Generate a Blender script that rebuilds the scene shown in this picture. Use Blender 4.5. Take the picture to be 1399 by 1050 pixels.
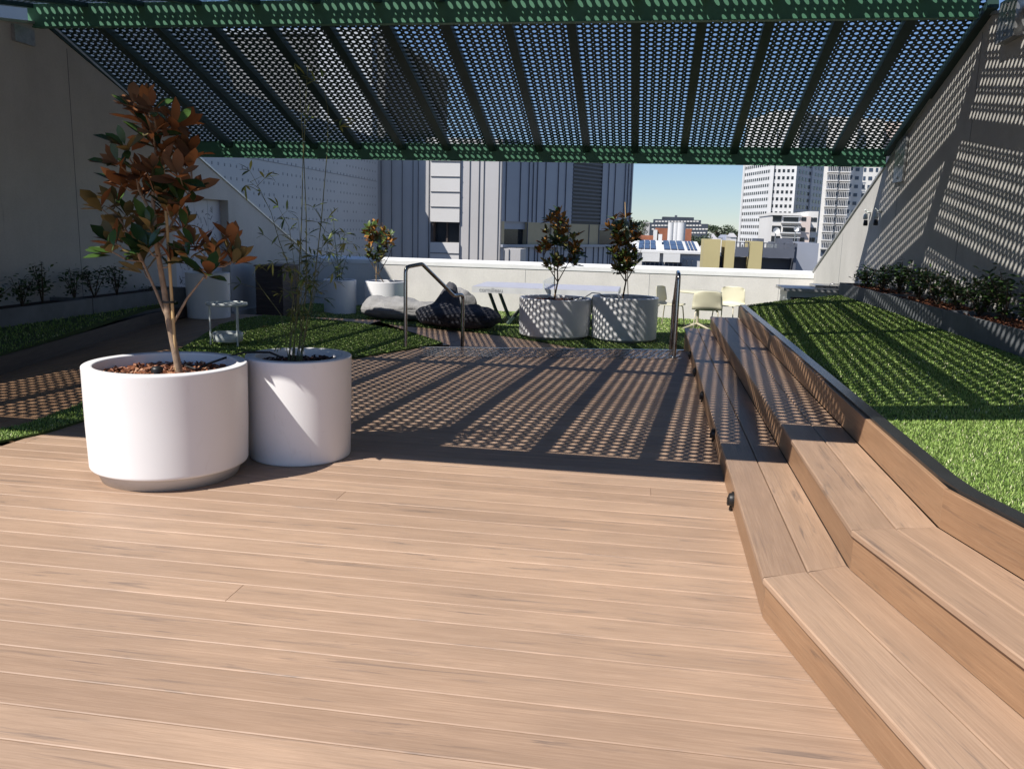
import bpy, math, random
import numpy as np
from mathutils import Vector, Matrix, noise
R=math.radians
for o in list(bpy.data.objects): bpy.data.objects.remove(o)
S=bpy.context.scene; COL=S.collection
# ------------------------------------------------------------ camera, sky, sun, exposure
FPX,PITCH,ROLL,YAW,CAMH=1150.44,R(10.5166),R(1.5238),R(8.6968),1.5
Fw=Vector((-math.sin(YAW)*math.cos(PITCH),math.cos(YAW)*math.cos(PITCH),-math.sin(PITCH)))
R0=Vector((math.cos(YAW),math.sin(YAW),0)); U0=R0.cross(Fw)
Rt=math.cos(ROLL)*R0+math.sin(ROLL)*U0; Up=-math.sin(ROLL)*R0+math.cos(ROLL)*U0
cd=bpy.data.cameras.new('camera'); cam=bpy.data.objects.new('camera',cd); COL.objects.link(cam)
cam.matrix_world=Matrix(((Rt.x,Up.x,-Fw.x,0),(Rt.y,Up.y,-Fw.y,0),(Rt.z,Up.z,-Fw.z,CAMH),(0,0,0,1)))
cd.sensor_width=36; cd.lens=36*FPX/1399; cd.clip_start=.05; cd.clip_end=6000
S.camera=cam
SUN=Vector((.612,.62,-1)).normalized()
W=bpy.data.worlds.new('World'); S.world=W; W.use_nodes=True
nt=W.node_tree; bg=nt.nodes['Background']; sk=nt.nodes.new('ShaderNodeTexSky')
sk.sky_type='NISHITA'; sk.sun_disc=False; sk.sun_elevation=math.asin(-SUN.z); sk.sun_rotation=math.atan2(-SUN.x,-SUN.y)
sk.air_density=1.0; sk.dust_density=.0; sk.ozone_density=1.0
hs=nt.nodes.new('ShaderNodeHueSaturation'); hs.inputs['Saturation'].default_value=.95; nt.links.new(sk.outputs[0],hs.inputs['Color'])
mx=nt.nodes.new('ShaderNodeMix'); mx.data_type='RGBA'; mx.blend_type='MULTIPLY'; mx.inputs[0].default_value=1; mx.inputs[7].default_value=(.77,.93,1.22,1)
nt.links.new(hs.outputs[0],mx.inputs[6]); nt.links.new(mx.outputs[2],bg.inputs[0]); bg.inputs[1].default_value=.068
sl=bpy.data.lights.new('sun','SUN'); sl.energy=5.0; sl.angle=R(.42); sl.color=(1,.955,.89)
so=bpy.data.objects.new('sun',sl); COL.objects.link(so); so.rotation_euler=SUN.to_track_quat('-Z','Y').to_euler(); so.location=(-8,-8,14)
S.view_settings.view_transform='Standard'; S.view_settings.look='None'; S.view_settings.exposure=.33; S.view_settings.gamma=1
S.render.engine='CYCLES'
try: S.cycles.max_bounces=6; S.cycles.diffuse_bounces=2; S.cycles.glossy_bounces=3
except Exception: pass
CAM=Vector((0,0,CAMH)); AX=Vector((-math.sin(YAW),math.cos(YAW),0))
def ray(x,y): return Fw+Rt*((x-699.5)/FPX)-Up*((y-525)/FPX)
def atY(x,y,Y): d=ray(x,y); return CAM+d*(Y/d.y)
def atZ(x,y,Z): d=ray(x,y); return CAM+d*((Z-CAMH)/d.z)
def atX(x,y,X): d=ray(x,y); return CAM+d*(X/d.x)
def atD(x,y,base):            # on the upright plane through base that faces the view axis
    d=ray(x,y); return CAM+d*((Vector(base).dot(AX))/d.dot(AX))
rng=random.Random(7)
# ------------------------------------------------------------ materials
def newmat(name):
    m=bpy.data.materials.new(name); m.use_nodes=True; n=m.node_tree
    return m,n,n.nodes['Principled BSDF']
def ramp(n,src,stops):
    r=n.nodes.new('ShaderNodeValToRGB'); e=r.color_ramp.elements
    e[0].position,e[0].color=stops[0][0],(*stops[0][1],1); e[1].position,e[1].color=stops[-1][0],(*stops[-1][1],1)
    for p,c in stops[1:-1]: k=e.new(p); k.color=(*c,1)
    n.links.new(src,r.inputs[0]); return r.outputs[0]
def nz(n,vec,scale,detail=3,rough=.55,dist=0):
    t=n.nodes.new('ShaderNodeTexNoise'); t.inputs['Scale'].default_value=scale; t.inputs['Detail'].default_value=detail
    t.inputs['Roughness'].default_value=rough; t.inputs['Distortion'].default_value=dist
    if vec is not None: n.links.new(vec,t.inputs['Vector'])
    return t.outputs['Fac']
def mapv(n,src,scale,loc=(0,0,0)):
    m=n.nodes.new('ShaderNodeMapping'); m.inputs['Scale'].default_value=scale; m.inputs['Location'].default_value=loc
    n.links.new(src,m.inputs[0]); return m.outputs[0]
def tc(n,k='Object'): return n.nodes.new('ShaderNodeTexCoord').outputs[k]
def bump(n,b,h,strength=.2,dist=.01):
    k=n.nodes.new('ShaderNodeBump'); k.inputs['Strength'].default_value=strength; k.inputs['Distance'].default_value=dist
    n.links.new(h,k.inputs['Height']); n.links.new(k.outputs[0],b.inputs['Normal'])
def mixc(n,f,a,b,mode='MIX'):
    m=n.nodes.new('ShaderNodeMix'); m.data_type='RGBA'; m.blend_type=mode
    for i,v in ((0,f),(6,a),(7,b)):
        if isinstance(v,(int,float)): m.inputs[i].default_value=v
        elif isinstance(v,tuple): m.inputs[i].default_value=(*v,1)
        else: n.links.new(v,m.inputs[i])
    return m.outputs[2]
def plain(name,c,rough=.6,metal=0,var=.12,scale=4,bmp=0,bscale=60,spec=.5,stretch=(1,1,1)):
    m,n,b=newmat(name); co=mapv(n,tc(n),stretch); f=nz(n,co,scale,5)
    lo=tuple(max(0,x*(1-var)) for x in c); hi=tuple(min(1,x*(1+var)) for x in c)
    n.links.new(ramp(n,f,[(.3,lo),(.7,hi)]),b.inputs['Base Color'])
    b.inputs['Roughness'].default_value=rough; b.inputs['Metallic'].default_value=metal; b.inputs['Specular IOR Level'].default_value=spec
    if bmp: bump(n,b,nz(n,co,bscale,3),bmp,.004)
    return m
def wood(name,base,dark,grey,rough=.55,amt=1.0):
    m,n,b=newmat(name); uv=tc(n,'UV'); at=n.nodes.new('ShaderNodeAttribute'); at.attribute_name='rnd'
    grain=nz(n,mapv(n,uv,(4,130,1)),1,4,.75)
    broad=nz(n,mapv(n,uv,(1.3,16,1)),1,4,.6,.4)
    streak=nz(n,mapv(n,uv,(2.2,34,1),(9,4,0)),1,5,.65,.8)
    patch=nz(n,mapv(n,uv,(.9,5,1),(3,8,0)),1,2)
    c=ramp(n,broad,[(.3,tuple(x*.86 for x in base)),(.7,tuple(min(1,x*1.1) for x in base))])
    c=mixc(n,ramp(n,grain,[(.36,(.0,.0,.0)),(.64,(.55*amt,)*3)]),c,dark)
    sm=n.nodes.new('ShaderNodeMath'); sm.operation='MULTIPLY'
    n.links.new(ramp(n,streak,[(.55,(0,0,0)),(.66,(.62,)*3)]),sm.inputs[0]); n.links.new(ramp(n,patch,[(.42,(0,0,0)),(.58,(1,)*3)]),sm.inputs[1])
    c=mixc(n,sm.outputs[0],c,grey)
    dn=nz(n,mapv(n,tc(n),(1,1,1)),1.1,4,.6)
    c=mixc(n,1.0,c,ramp(n,dn,[(.35,(.92,.92,.93)),(.65,(1.05,1.04,1.03))]),'MULTIPLY')
    v=ramp(n,at.outputs['Fac'],[(0,(.88,.87,.87)),(1,(1.08,1.09,1.1))])
    c=mixc(n,1.0,c,v,'MULTIPLY'); n.links.new(c,b.inputs['Base Color'])
    b.inputs['Roughness'].default_value=rough; b.inputs['Specular IOR Level'].default_value=.35
    bump(n,b,grain,.35,.0025); return m
M={}
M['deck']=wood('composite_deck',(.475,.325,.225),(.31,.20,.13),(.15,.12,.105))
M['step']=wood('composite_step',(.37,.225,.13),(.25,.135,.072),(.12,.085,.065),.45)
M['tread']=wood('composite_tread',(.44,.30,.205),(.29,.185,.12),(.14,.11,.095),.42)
M['dark_timber']=plain('dark_timber',(.06,.042,.034),.5,var=.3,stretch=(1,1,9))
M['white'],n_0,b_0=newmat('white_planter'); o_0=tc(n_0)
c_0=ramp(n_0,nz(n_0,o_0,2,4),[(.3,(.84,.83,.83)),(.7,(.87,.865,.86))])
c_0=mixc(n_0,ramp(n_0,nz(n_0,mapv(n_0,o_0,(1,1,.4)),9,6,.7,1.5),[(.60,(0,0,0)),(.74,(.22,)*3)]),c_0,(.52,.47,.42))
n_0.links.new(c_0,b_0.inputs['Base Color']); b_0.inputs['Roughness'].default_value=.38; bump(n_0,b_0,nz(n_0,o_0,220,3),.06,.003)
M['white_plinth']=plain('white_planter_base',(.62,.60,.58),.5,var=.05)  # even, greyer white for the planter plinths
def wallm(name,c,rough=.85):
    m,n,b=newmat(name); o=tc(n)
    f=nz(n,o,1.2,6,.65); st=nz(n,mapv(n,o,(1.3,1.3,.12)),1.6,5,.7); sp=nz(n,o,45,2)
    k=ramp(n,f,[(.3,tuple(x*.9 for x in c)),(.7,tuple(min(1,x*1.06) for x in c))])
    k=mixc(n,1.0,k,ramp(n,st,[(.25,(.93,.93,.925)),(.55,(1,1,1))]),'MULTIPLY')
    k=mixc(n,ramp(n,nz(n,mapv(n,o,(5,5,.22),(3,1,2)),1.5,6,.75,.6),[(.655,(0,0,0)),(.70,(.35,)*3)]),k,tuple(x*.45 for x in c))
    k=mixc(n,1.0,k,ramp(n,sp,[(.3,(.95,.95,.95)),(.6,(1.02,)*3)]),'MULTIPLY')
    n.links.new(k,b.inputs['Base Color']); b.inputs['Roughness'].default_value=rough
    bump(n,b,nz(n,o,160,3),.15,.003); return m
M['wall']=wallm('rendered_wall',(.56,.54,.50)); M['parapet']=wallm('parapet_wall',(.70,.675,.635)); M['cap']=plain('parapet_cap',(.80,.80,.78),.5,var=.05)
M['coping']=plain('metal_coping',(.55,.55,.54),.35,.6,var=.08)
M['green']=plain('green_steel',(.075,.205,.125),.5,var=.12,scale=3,spec=.4)
M['greendark']=plain('green_steel_sheet',(.022,.05,.042),.45,var=.15,scale=3,spec=.35)
M['galv']=plain('galvanised_steel',(.42,.43,.43),.4,.7,var=.25,scale=14)
M['steel']=plain('stainless_steel',(.55,.54,.53),.22,1,var=.06,scale=8)
M['grass_base']=plain('turf_backing',(.045,.075,.015),.95,var=.35,scale=40)
def grassm(name,cs):
    m,n,b=newmat(name); at=n.nodes.new('ShaderNodeAttribute'); at.attribute_name='rnd'
    n.links.new(ramp(n,at.outputs['Fac'],cs),b.inputs['Base Color']); b.inputs['Roughness'].default_value=.5; b.inputs['Specular IOR Level'].default_value=.3
    return m
M['blade']=grassm('turf_blade',[(0,(.07,.13,.02)),(.4,(.19,.30,.06)),(.78,(.33,.45,.12)),(.93,(.42,.48,.19)),(1,(.65,.63,.40))])
M['planterbox']=plain('grey_planter_box',(.155,.165,.175),.7,var=.18,scale=5)
M['mulch']=grassm('bark_mulch',[(0,(.07,.025,.014)),(.45,(.24,.09,.045)),(.85,(.38,.17,.09)),(1,(.55,.34,.22))])
M['mulchdark']=grassm('dark_mulch',[(0,(.02,.012,.01)),(.7,(.06,.03,.022)),(1,(.16,.08,.05))])
M['soil']=plain('soil',(.035,.02,.014),.95,var=.4,scale=30)
M['black']=plain('black_plastic',(.012,.012,.013),.45,var=.1)
M['rubber']=plain('black_hose',(.015,.015,.016),.55)
def leafm(name,a,b2,rough=.35,spec=.5):
    m,n,b=newmat(name); at=n.nodes.new('ShaderNodeAttribute'); at.attribute_name='rnd'
    n.links.new(ramp(n,at.outputs['Fac'],[(0,a),(1,b2)]),b.inputs['Base Color']); b.inputs['Roughness'].default_value=rough
    b.inputs['Specular IOR Level'].default_value=spec; return m
M['leaf_top']=leafm('magnolia_leaf_top',(.018,.045,.014),(.075,.14,.03),.25)
M['leaf_rust']=leafm('magnolia_leaf_underside',(.13,.053,.022),(.34,.15,.06),.75,.2)
M['leaf_olive']=leafm('magnolia_leaf_olive',(.075,.062,.022),(.20,.15,.06),.6,.25)
M['bamboo_leaf']=leafm('bamboo_leaf',(.05,.09,.02),(.20,.24,.06),.5)
M['shrub_leaf']=leafm('shrub_leaf',(.018,.045,.012),(.07,.13,.03),.3)
M['tree_far']=leafm('far_tree_leaf',(.03,.05,.03),(.08,.11,.05),.8)
M['leaf_rust2']=leafm('orange_leaf_underside',(.22,.085,.02),(.55,.27,.07),.7,.2); M['leaf_olive2']=leafm('olive_leaf',(.09,.09,.025),(.30,.27,.09),.5); M['leaf_top2']=leafm('green_leaf_top',(.03,.06,.015),(.14,.20,.045),.3)
M['bark']=plain('magnolia_bark',(.30,.21,.14),.85,var=.3,scale=30,bmp=.4,bscale=90)
M['barkdark']=plain('dark_bark',(.10,.07,.045),.85,var=.3,scale=30)
M['stake']=plain('bamboo_stake',(.55,.37,.17),.6,var=.15,scale=10)
M['culm']=plain('bamboo_culm',(.10,.11,.04),.5,var=.3,scale=20)
M['white_metal']=plain('white_powdercoat',(.62,.66,.64),.4,var=.05)
M['beige']=plain('beige_plastic',(.60,.57,.42),.4,var=.04); M['beige_leg']=plain('beige_metal',(.55,.50,.37),.35,.2,var=.05)
def fabric(name,c):
    m,n,b=newmat(name); o=tc(n); f=nz(n,o,5,5,.6)
    n.links.new(ramp(n,f,[(.3,tuple(x*.8 for x in c)),(.7,tuple(x*1.15 for x in c))]),b.inputs['Base Color'])
    b.inputs['Roughness'].default_value=.85; bump(n,b,nz(n,o,14,5,.6,1.2),.6,.03); return m
M['fab_grey']=fabric('grey_fabric',(.27,.265,.26)); M['fab_char']=fabric('charcoal_fabric',(.065,.065,.075)); M['fab_black']=fabric('black_fabric',(.022,.022,.03))
M['pp_top']=plain('table_top_slab',(.42,.43,.50),.5,var=.05); M['pp_side']=plain('table_edge',(.62,.63,.63),.5,var=.08); M['pp_leg']=plain('table_leg',(.06,.10,.09),.4,.3,var=.1)
M['ink']=plain('lettering_ink',(.32,.33,.34),.6,var=.02)
M['glassdark']=plain('dark_window_glass',(.02,.024,.03),.12,0,var=.4,scale=.6)
M['glassblue']=plain('blue_window_glass',(.05,.07,.11),.12,0,var=.4,scale=.4)
M['tower']=plain('tower_concrete',(.62,.62,.62),.8,var=.05,scale=.15); M['apart']=plain('apartment_render',(.68,.66,.63),.8,var=.05,scale=.2)
M['pinkwall']=plain('pale_pink_render',(.62,.52,.47),.8,var=.05,scale=.2)
M['dkbuild']=plain('dark_building',(.045,.055,.075),.5,var=.3,scale=.3); M['brick']=plain('red_brick_wall',(.30,.11,.06),.85,var=.2,scale=2)
M['tan']=plain('yellow_cladding',(.47,.40,.20),.7,var=.05,scale=.6); M['slate']=plain('slate_wall',(.10,.11,.14),.6,var=.15,scale=.4)
M['pv']=plain('solar_cell',(.04,.055,.11),.2,.1,var=.2,scale=2); M['roofwhite']=plain('white_roof',(.68,.68,.67),.6,var=.06,scale=.6)
M['city']=plain('city_ground',(.16,.16,.15),.9,var=.4,scale=.02); M['concrete']=plain('slab_concrete',(.25,.25,.24),.9,var=.15)
M['beigepanel']=plain('beige_panel',(.42,.35,.22),.6,var=.04); M['clad_lit']=plain('zinc_cladding',(.50,.485,.48),.5,.1,var=.05,scale=.5)
M['clad_white']=plain('white_cladding',(.62,.605,.59),.5,var=.04,scale=.5); M['clad_shade_blue']=plain('shade_blue_grey_cladding',(.31,.33,.385),.45,.1,var=.06,scale=.5)  # blue-grey tone holds the shade of the neighbour's receding face
M['louvre']=plain('dark_louvre',(.03,.028,.03),.5,var=.1)
M['seam']=plain('cladding_seam',(.12,.125,.14),.6,var=.1); M['perfwall']=plain('perforated_metal_wall',(.44,.46,.48),.5,.1,var=.05,scale=.4)
M['perfhole']=plain('perforation',(.27,.285,.30),.8,var=.1)
M['slate2']=plain('weathered_grey_render',(.20,.205,.21),.8,var=.12,scale=.6)
M['mural']=plain('etched_panel',(.55,.57,.62),.5,var=.04); M['muralink']=plain('etched_line',(.14,.15,.19),.6)
M['timberbox']=plain('brown_slat_timber',(.075,.058,.052),.6,var=.3,scale=3,stretch=(1,1,14))
# ------------------------------------------------------------ mesh builder
class MB:
    def __init__(s): s.v=[];s.f=[];s.m=[];s.uv=[];s.r=[];s.sm=[]
    def add(s,vs,fs,mi=0,uvs=None,r=0.5,smooth=False):
        b=len(s.v); s.v+= [tuple(v) for v in vs]
        for i,f in enumerate(fs):
            s.f.append(tuple(b+k for k in f)); s.m.append(mi); s.r.append(r); s.sm.append(smooth)
            s.uv.append([uvs[k] for k in f] if uvs else None)
    def box(s,x0,x1,y0,y1,z0,z1,mi=0,r=.5):
        v=[(x,y,z) for z in (z0,z1) for y in (y0,y1) for x in (x0,x1)]
        s.add(v,[(0,2,3,1),(4,5,7,6),(0,1,5,4),(2,6,7,3),(0,4,6,2),(1,3,7,5)],mi,r=r)
    def hexa(s,b,t,mi=0,r=.5):        # bottom / top rings of equal length, ccw from above
        n=len(b); s.add(list(b)+list(t),[tuple(reversed(range(n))),tuple(range(n,2*n))]+[(i,(i+1)%n,n+(i+1)%n,n+i) for i in range(n)],mi,r=r)
    def prism(s,poly,z0,z1,mi=0):
        a=sum(poly[i][0]*poly[(i+1)%len(poly)][1]-poly[(i+1)%len(poly)][0]*poly[i][1] for i in range(len(poly)))
        if a<0: poly=list(reversed(poly))
        s.hexa([(p[0],p[1],z0) for p in poly],[(p[0],p[1],z1) for p in poly],mi)
    def xprism(s,poly,x0,x1,mi=0):    # polygon in (y,z) extruded along x
        a=sum(poly[i][0]*poly[(i+1)%len(poly)][1]-poly[(i+1)%len(poly)][0]*poly[i][1] for i in range(len(poly)))
        if a<0: poly=list(reversed(poly))
        s.hexa([(x0,p[0],p[1]) for p in poly],[(x1,p[0],p[1]) for p in poly],mi)
    def obox(s,c,ax,ay,az,mi=0,r=.5):  # centre and three half-vectors
        c=Vector(c);v=[c+ax*i+ay*j+az*k for k in(-1,1) for j in(-1,1) for i in(-1,1)]
        s.add(v,[(0,2,3,1),(4,5,7,6),(0,1,5,4),(2,6,7,3),(0,4,6,2),(1,3,7,5)],mi,r=r)
    def bar(s,p,q,w,h,mi=0,up=(0,0,1)):
        p=Vector(p);q=Vector(q);d=(q-p);a=d/2;n=d.normalized();side=n.cross(Vector(up))
        if side.length<1e-4: side=n.cross(Vector((0,1,0)))
        side.normalize(); u=side.cross(n); s.obox((p+q)/2,a,side*w/2,u*h/2,mi)
    def tube(s,pts,rad,seg=8,mi=0,r=.5,cap=True):
        pts=[Vector(p) for p in pts]; n=len(pts)
        if not isinstance(rad,(list,tuple)): rad=[rad]*n
        vs=[];prev=None
        for i,p in enumerate(pts):
            d=(pts[min(i+1,n-1)]-pts[max(i-1,0)]).normalized()
            a=prev if prev is not None else Vector((1,0,0) if abs(d.x)<.8 else (0,1,0))
            a=(a-d*a.dot(d)).normalized(); prev=a; b=d.cross(a)
            for k in range(seg):
                t=2*math.pi*k/seg; vs.append(p+(a*math.cos(t)+b*math.sin(t))*rad[i])
        fs=[(i*seg+k,i*seg+(k+1)%seg,(i+1)*seg+(k+1)%seg,(i+1)*seg+k) for i in range(n-1) for k in range(seg)]
        s.add(vs,fs,mi,r=r,smooth=True)
        if cap: s.add(vs[:seg],[tuple(reversed(range(seg)))],mi); s.add(vs[-seg:],[tuple(range(seg))],mi)
    def lathe(s,prof,c=(0,0,0),seg=64,mi=0,smooth=True):
        vs=[];n=len(prof)
        for r_,z in prof:
            for k in range(seg):
                t=2*math.pi*k/seg; vs.append((c[0]+r_*math.cos(t),c[1]+r_*math.sin(t),c[2]+z))
        s.add(vs,[(i*seg+k,i*seg+(k+1)%seg,(i+1)*seg+(k+1)%seg,(i+1)*seg+k) for i in range(n-1) for k in range(seg)],mi,smooth=smooth)
    def board(s,a,b,c,d,N,T,ch=.004,mi=0):  # a->b length, d->c the other long edge; N outward normal
        a,b,c,d=[Vector(k) for k in (a,b,c,d)]; N=Vector(N)
        U=(b-a).normalized(); V=(d-a)-U*(d-a).dot(U); Wd=V.length; V.normalize()
        o=Vector((rng.uniform(0,40),rng.uniform(0,40),0)); r=rng.random()
        cx=(b-a).length
        in_=[a+U*ch*.3+V*ch, b-U*ch*.3+V*ch, c-U*ch*.3-V*ch, d+U*ch*.3-V*ch]
        mid=[p-N*ch for p in (a,b,c,d)]; low=[p-N*T for p in (a,b,c,d)]
        vs=in_+mid+low
        uv=[]
        for k,p in enumerate(vs):
            extra=0 if k<8 else T*(-1 if k in(8,9) else 1)
            uv.append(((p-a).dot(U)+o.x,(p-a).dot(V)+extra+o.y))
        fs=[(0,1,2,3)]
        for i in range(4):
            j=(i+1)%4; fs+=[(i,4+i,4+j,j),(4+i,8+i,8+j,4+j)]
        if U.cross(V).dot(N)<0: fs=[tuple(reversed(f)) for f in fs]
        s.add(vs,fs,mi,uv,r)
    def mesh(s,name,mats):
        me=bpy.data.meshes.new(name); me.from_pydata(s.v,[],s.f); 
        for m in (mats if isinstance(mats,(list,tuple)) else [mats]): me.materials.append(m)
        me.polygons.foreach_set('material_index',s.m); me.polygons.foreach_set('use_smooth',s.sm)
        at=me.attributes.new('rnd','FLOAT','FACE'); at.data.foreach_set('value',s.r)
        if any(u is not None for u in s.uv):
            ul=me.uv_layers.new(name='UVMap'); flat=[]
            for f,u in zip(s.f,s.uv):
                for k in range(len(f)): flat+= list(u[k]) if u else [0,0]
            ul.data.foreach_set('uv',flat)
        me.update(); return me
    def build(s,name,mats,parent=None):
        me=s.mesh(name,mats); o=bpy.data.objects.new(name,me); COL.objects.link(o)
        if parent is not None: o.parent=parent
        return o
def tag(o,label=None,cat=None,group=None,kind=None):
    for k,v in (('label',label),('category',cat),('group',group),('kind',kind)):
        if v: o[k]=v
    return o
def empty(name,loc=(0,0,0),label=None,cat=None,group=None):
    o=bpy.data.objects.new(name,None); o.location=loc; o.empty_display_size=.1; COL.objects.link(o); return tag(o,label,cat,group)
def shift(mb,loc): # express world-space verts relative to an empty at loc
    l=Vector(loc); mb.v=[(v[0]-l.x,v[1]-l.y,v[2]-l.z) for v in mb.v]; return mb
def part(mb,name,mats,root): return shift(mb,root.location if root.parent is None else root.parent.location).build(name,mats,root)
def smooth_sub(o,lv=1):
    m=o.modifiers.new('sub','SUBSURF'); m.levels=lv; m.render_levels=lv
def copy_tree(o,parent=None):
    c=o.copy(); COL.objects.link(c); c.parent=parent
    for ch in list(o.children): copy_tree(ch,c)
    return c
def pip(x,y,P):
    c=False;n=len(P)
    for i in range(n):
        x1,y1=P[i][:2];x2,y2=P[(i+1)%n][:2]
        if (y1>y)!=(y2>y) and x<(x2-x1)*(y-y1)/(y2-y1)+x1: c=not c
    return c
ZF=-.34   # level of the lower far terrace
# ------------------------------------------------------------ setting: ground, slab, decks
m=MB(); m.add([(-4000,-4000,-18),(4000,-4000,-18),(4000,4000,-18),(-4000,4000,-18)],[(0,1,2,3)]); tag(m.build('ground',M['city']),kind='structure')
m=MB(); m.box(-7.9,3.75,-3,18.75,-4,-.40); tag(m.build('roof_slab',M['concrete']),kind='structure')
def edgeX(Y): return -2.85+(Y-10.12)/.267
def lawnX(Y):
    K=[(-3,-7.6),(4.75,-7.6),(4.8,-4.4),(6,-4.25),(8,-4.2),(9,-4.3),(10.1,-4.0),(11,-3.4)]
    for (a,b),(c,d) in zip(K,K[1:]):
        if a<=Y<=c: return b+(d-b)*(Y-a)/(c-a)
    return K[-1][1]
m=MB(); pitch=.1635; y=-1.46; i=0
while y<11.0:
    y1=y+pitch-.005; xr=max(.60,.525+.235*(3.25-y)+.05)
    def xl(Y): return lawnX(Y) if Y<10.12 else edgeX(Y)
    a0,a1=xl(y),xl(y1)
    if y<4.8<=y1+.2: a0=a1=-7.6 if y<4.7 else a1
    if a0<xr-.05 and a1<xr-.02:
        st=sorted([s_ for s_ in ((-5.2+rng.uniform(0,4.6)+k*4.8) for k in range(-1,2)) if max(a0,a1)+.3<s_<xr-.3 and rng.random()<.42])
        pts=[None]+st+[None]
        for k in range(len(pts)-1):
            L0=a0 if pts[k] is None else pts[k]+.0005; L1=a1 if pts[k] is None else pts[k]+.0005
            Q=xr if pts[k+1] is None else pts[k+1]-.0005
            m.board((L0,y,0),(Q,y,0),(Q,y1,0),(L1,y1,0),(0,0,1),.025,.003)
    y+=pitch; i+=1
m.box(-7.6,-4.5,-1.5,4.8,-.07,-.028); m.box(-4.5,.6,-1.5,10.1,-.07,-.028)
m.hexa([(edgeX(10.12),10.1,-.07),(.6,10.1,-.07),(.6,11.05,-.07)],[(edgeX(10.12),10.1,-.028),(.6,10.1,-.028),(.6,11.05,-.028)])
m.m=[1 if u is None else 0 for u in m.uv]
tag(m.build('deck',[M['deck'],M['dark_timber']]),kind='structure')
# side path in shade, boards running away from the camera
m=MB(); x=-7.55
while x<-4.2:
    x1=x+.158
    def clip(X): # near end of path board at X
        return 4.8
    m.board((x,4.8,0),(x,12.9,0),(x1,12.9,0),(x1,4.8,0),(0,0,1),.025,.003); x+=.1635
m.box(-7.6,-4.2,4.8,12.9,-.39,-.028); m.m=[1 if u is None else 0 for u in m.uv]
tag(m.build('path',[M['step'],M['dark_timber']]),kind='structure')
# lower deck
m=MB(); y=10.9
while y<15.9:
    m.board((-7.6,y,ZF),(-3.0,y,ZF),(-3.0,y+pitch-.006,ZF),(-7.6,y+pitch-.006,ZF),(0,0,1),.025,.003)
    m.board((-2.997,y,ZF),(3.4,y,ZF),(3.4,y+pitch-.006,ZF),(-2.997,y+pitch-.006,ZF),(0,0,1),.025,.003); y+=pitch
m.box(-7.6,3.4,10.2,15.9,-.397,ZF-.028); m.m=[1 if u is None else 0 for u in m.uv]
tag(m.build('lower_deck',[M['deck'],M['dark_timber']]),kind='structure')
# turf: flat backing and many small blades in one object
def turf(name,poly,zf,dens,h,label_kind='stuff',thick=.012,w=.0045,near=6.0,tint=0,extra=None):
    m=MB(); P=[(p[0],p[1]) for p in poly]
    a=sum(P[i][0]*P[(i+1)%len(P)][1]-P[(i+1)%len(P)][0]*P[i][1] for i in range(len(P)))
    if a<0: P=P[::-1]
    m.hexa([(x,y,zf(x,y)-.03) for x,y in P],[(x,y,zf(x,y)+thick) for x,y in P],0)
    xs=[p[0] for p in P];ys=[p[1] for p in P]; N=int((max(xs)-min(xs))*(max(ys)-min(ys))*dens)
    for k in range(N):
        x=rng.uniform(min(xs),max(xs)); y=rng.uniform(min(ys),max(ys)); dist=math.hypot(x,y)
        sc=max(1,dist/near)
        if rng.random()>1/sc**1.5 or not pip(x,y,P): continue
        t=rng.uniform(0,6.283); ln=rng.uniform(.1,.8)*h; hh=h*rng.uniform(.6,1.15); ww=w*sc*rng.uniform(.8,1.3)
        z=zf(x,y)+thick-.002; cx,sx=math.cos(t),math.sin(t); px,py=-sx*ww/2,cx*ww/2
        m.add([(x-px,y-py,z),(x+px,y+py,z),(x+cx*ln*.35+px*.9,y+sx*ln*.35+py*.9,z+hh*.6),(x+cx*ln*.35-px*.9,y+sx*ln*.35-py*.9,z+hh*.6),(x+cx*ln,y+sx*ln,z+hh)],
              [(0,1,2,3),(3,2,4)],1,r=min(1,max(0,rng.gauss(.5+tint,.24))))
    return tag(m.build(name,[M['grass_base'],M['blade']]),kind=label_kind)
# plan lines of the timber tiers
def tier(X0,yb,Y,k=.008,s=.235): return X0+k*(Y-yb) if Y>=yb else X0+s*(yb-Y)
t1=lambda Y: tier(.525,3.25,Y); t2=lambda Y: tier(.875,3.40,Y); t3=lambda Y: tier(1.235,3.50,Y,.010); t4=lambda Y: tier(1.315,3.56,Y,.010)
YE=12.15; YN=.3; Z1,Z2,Z3=.172,.344,.515
def moundz(x,y): 
    f=max(0,min(1,(x-1.35)/1.5)); g=max(0,min(1,(y-5)/6)); return Z3-.012+.135*f*(.8+.2*g)
turfR=[(t4(YN)+.03,YN),(t4(2)+.03,2),(t4(3.56)+.03,3.56),(t4(YE+.1)+.03,YE+.1),(2.0,12.75),(2.9,13.2),(2.9,3),(2.9,YN)]
m=MB(); NX,NY=10,34
vs=[];fs=[]
for j in range(NY+1):
    Y=YN+(13.2-YN)*j/NY
    for i2 in range(NX+1):
        x0=t4(Y)+.03 if Y<YE+.1 else t4(YE)+.03+(Y-YE-.1)*1.3
        x=x0+(2.9-x0)*i2/NX; vs.append((x,Y,moundz(x,Y)))
for j in range(NY):
    for i2 in range(NX): a=j*(NX+1)+i2; fs.append((a,a+1,a+NX+2,a+NX+1))
m.add(vs,fs,0,smooth=True)
P=turfR
N=int(1.65*12.9*15000)
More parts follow.
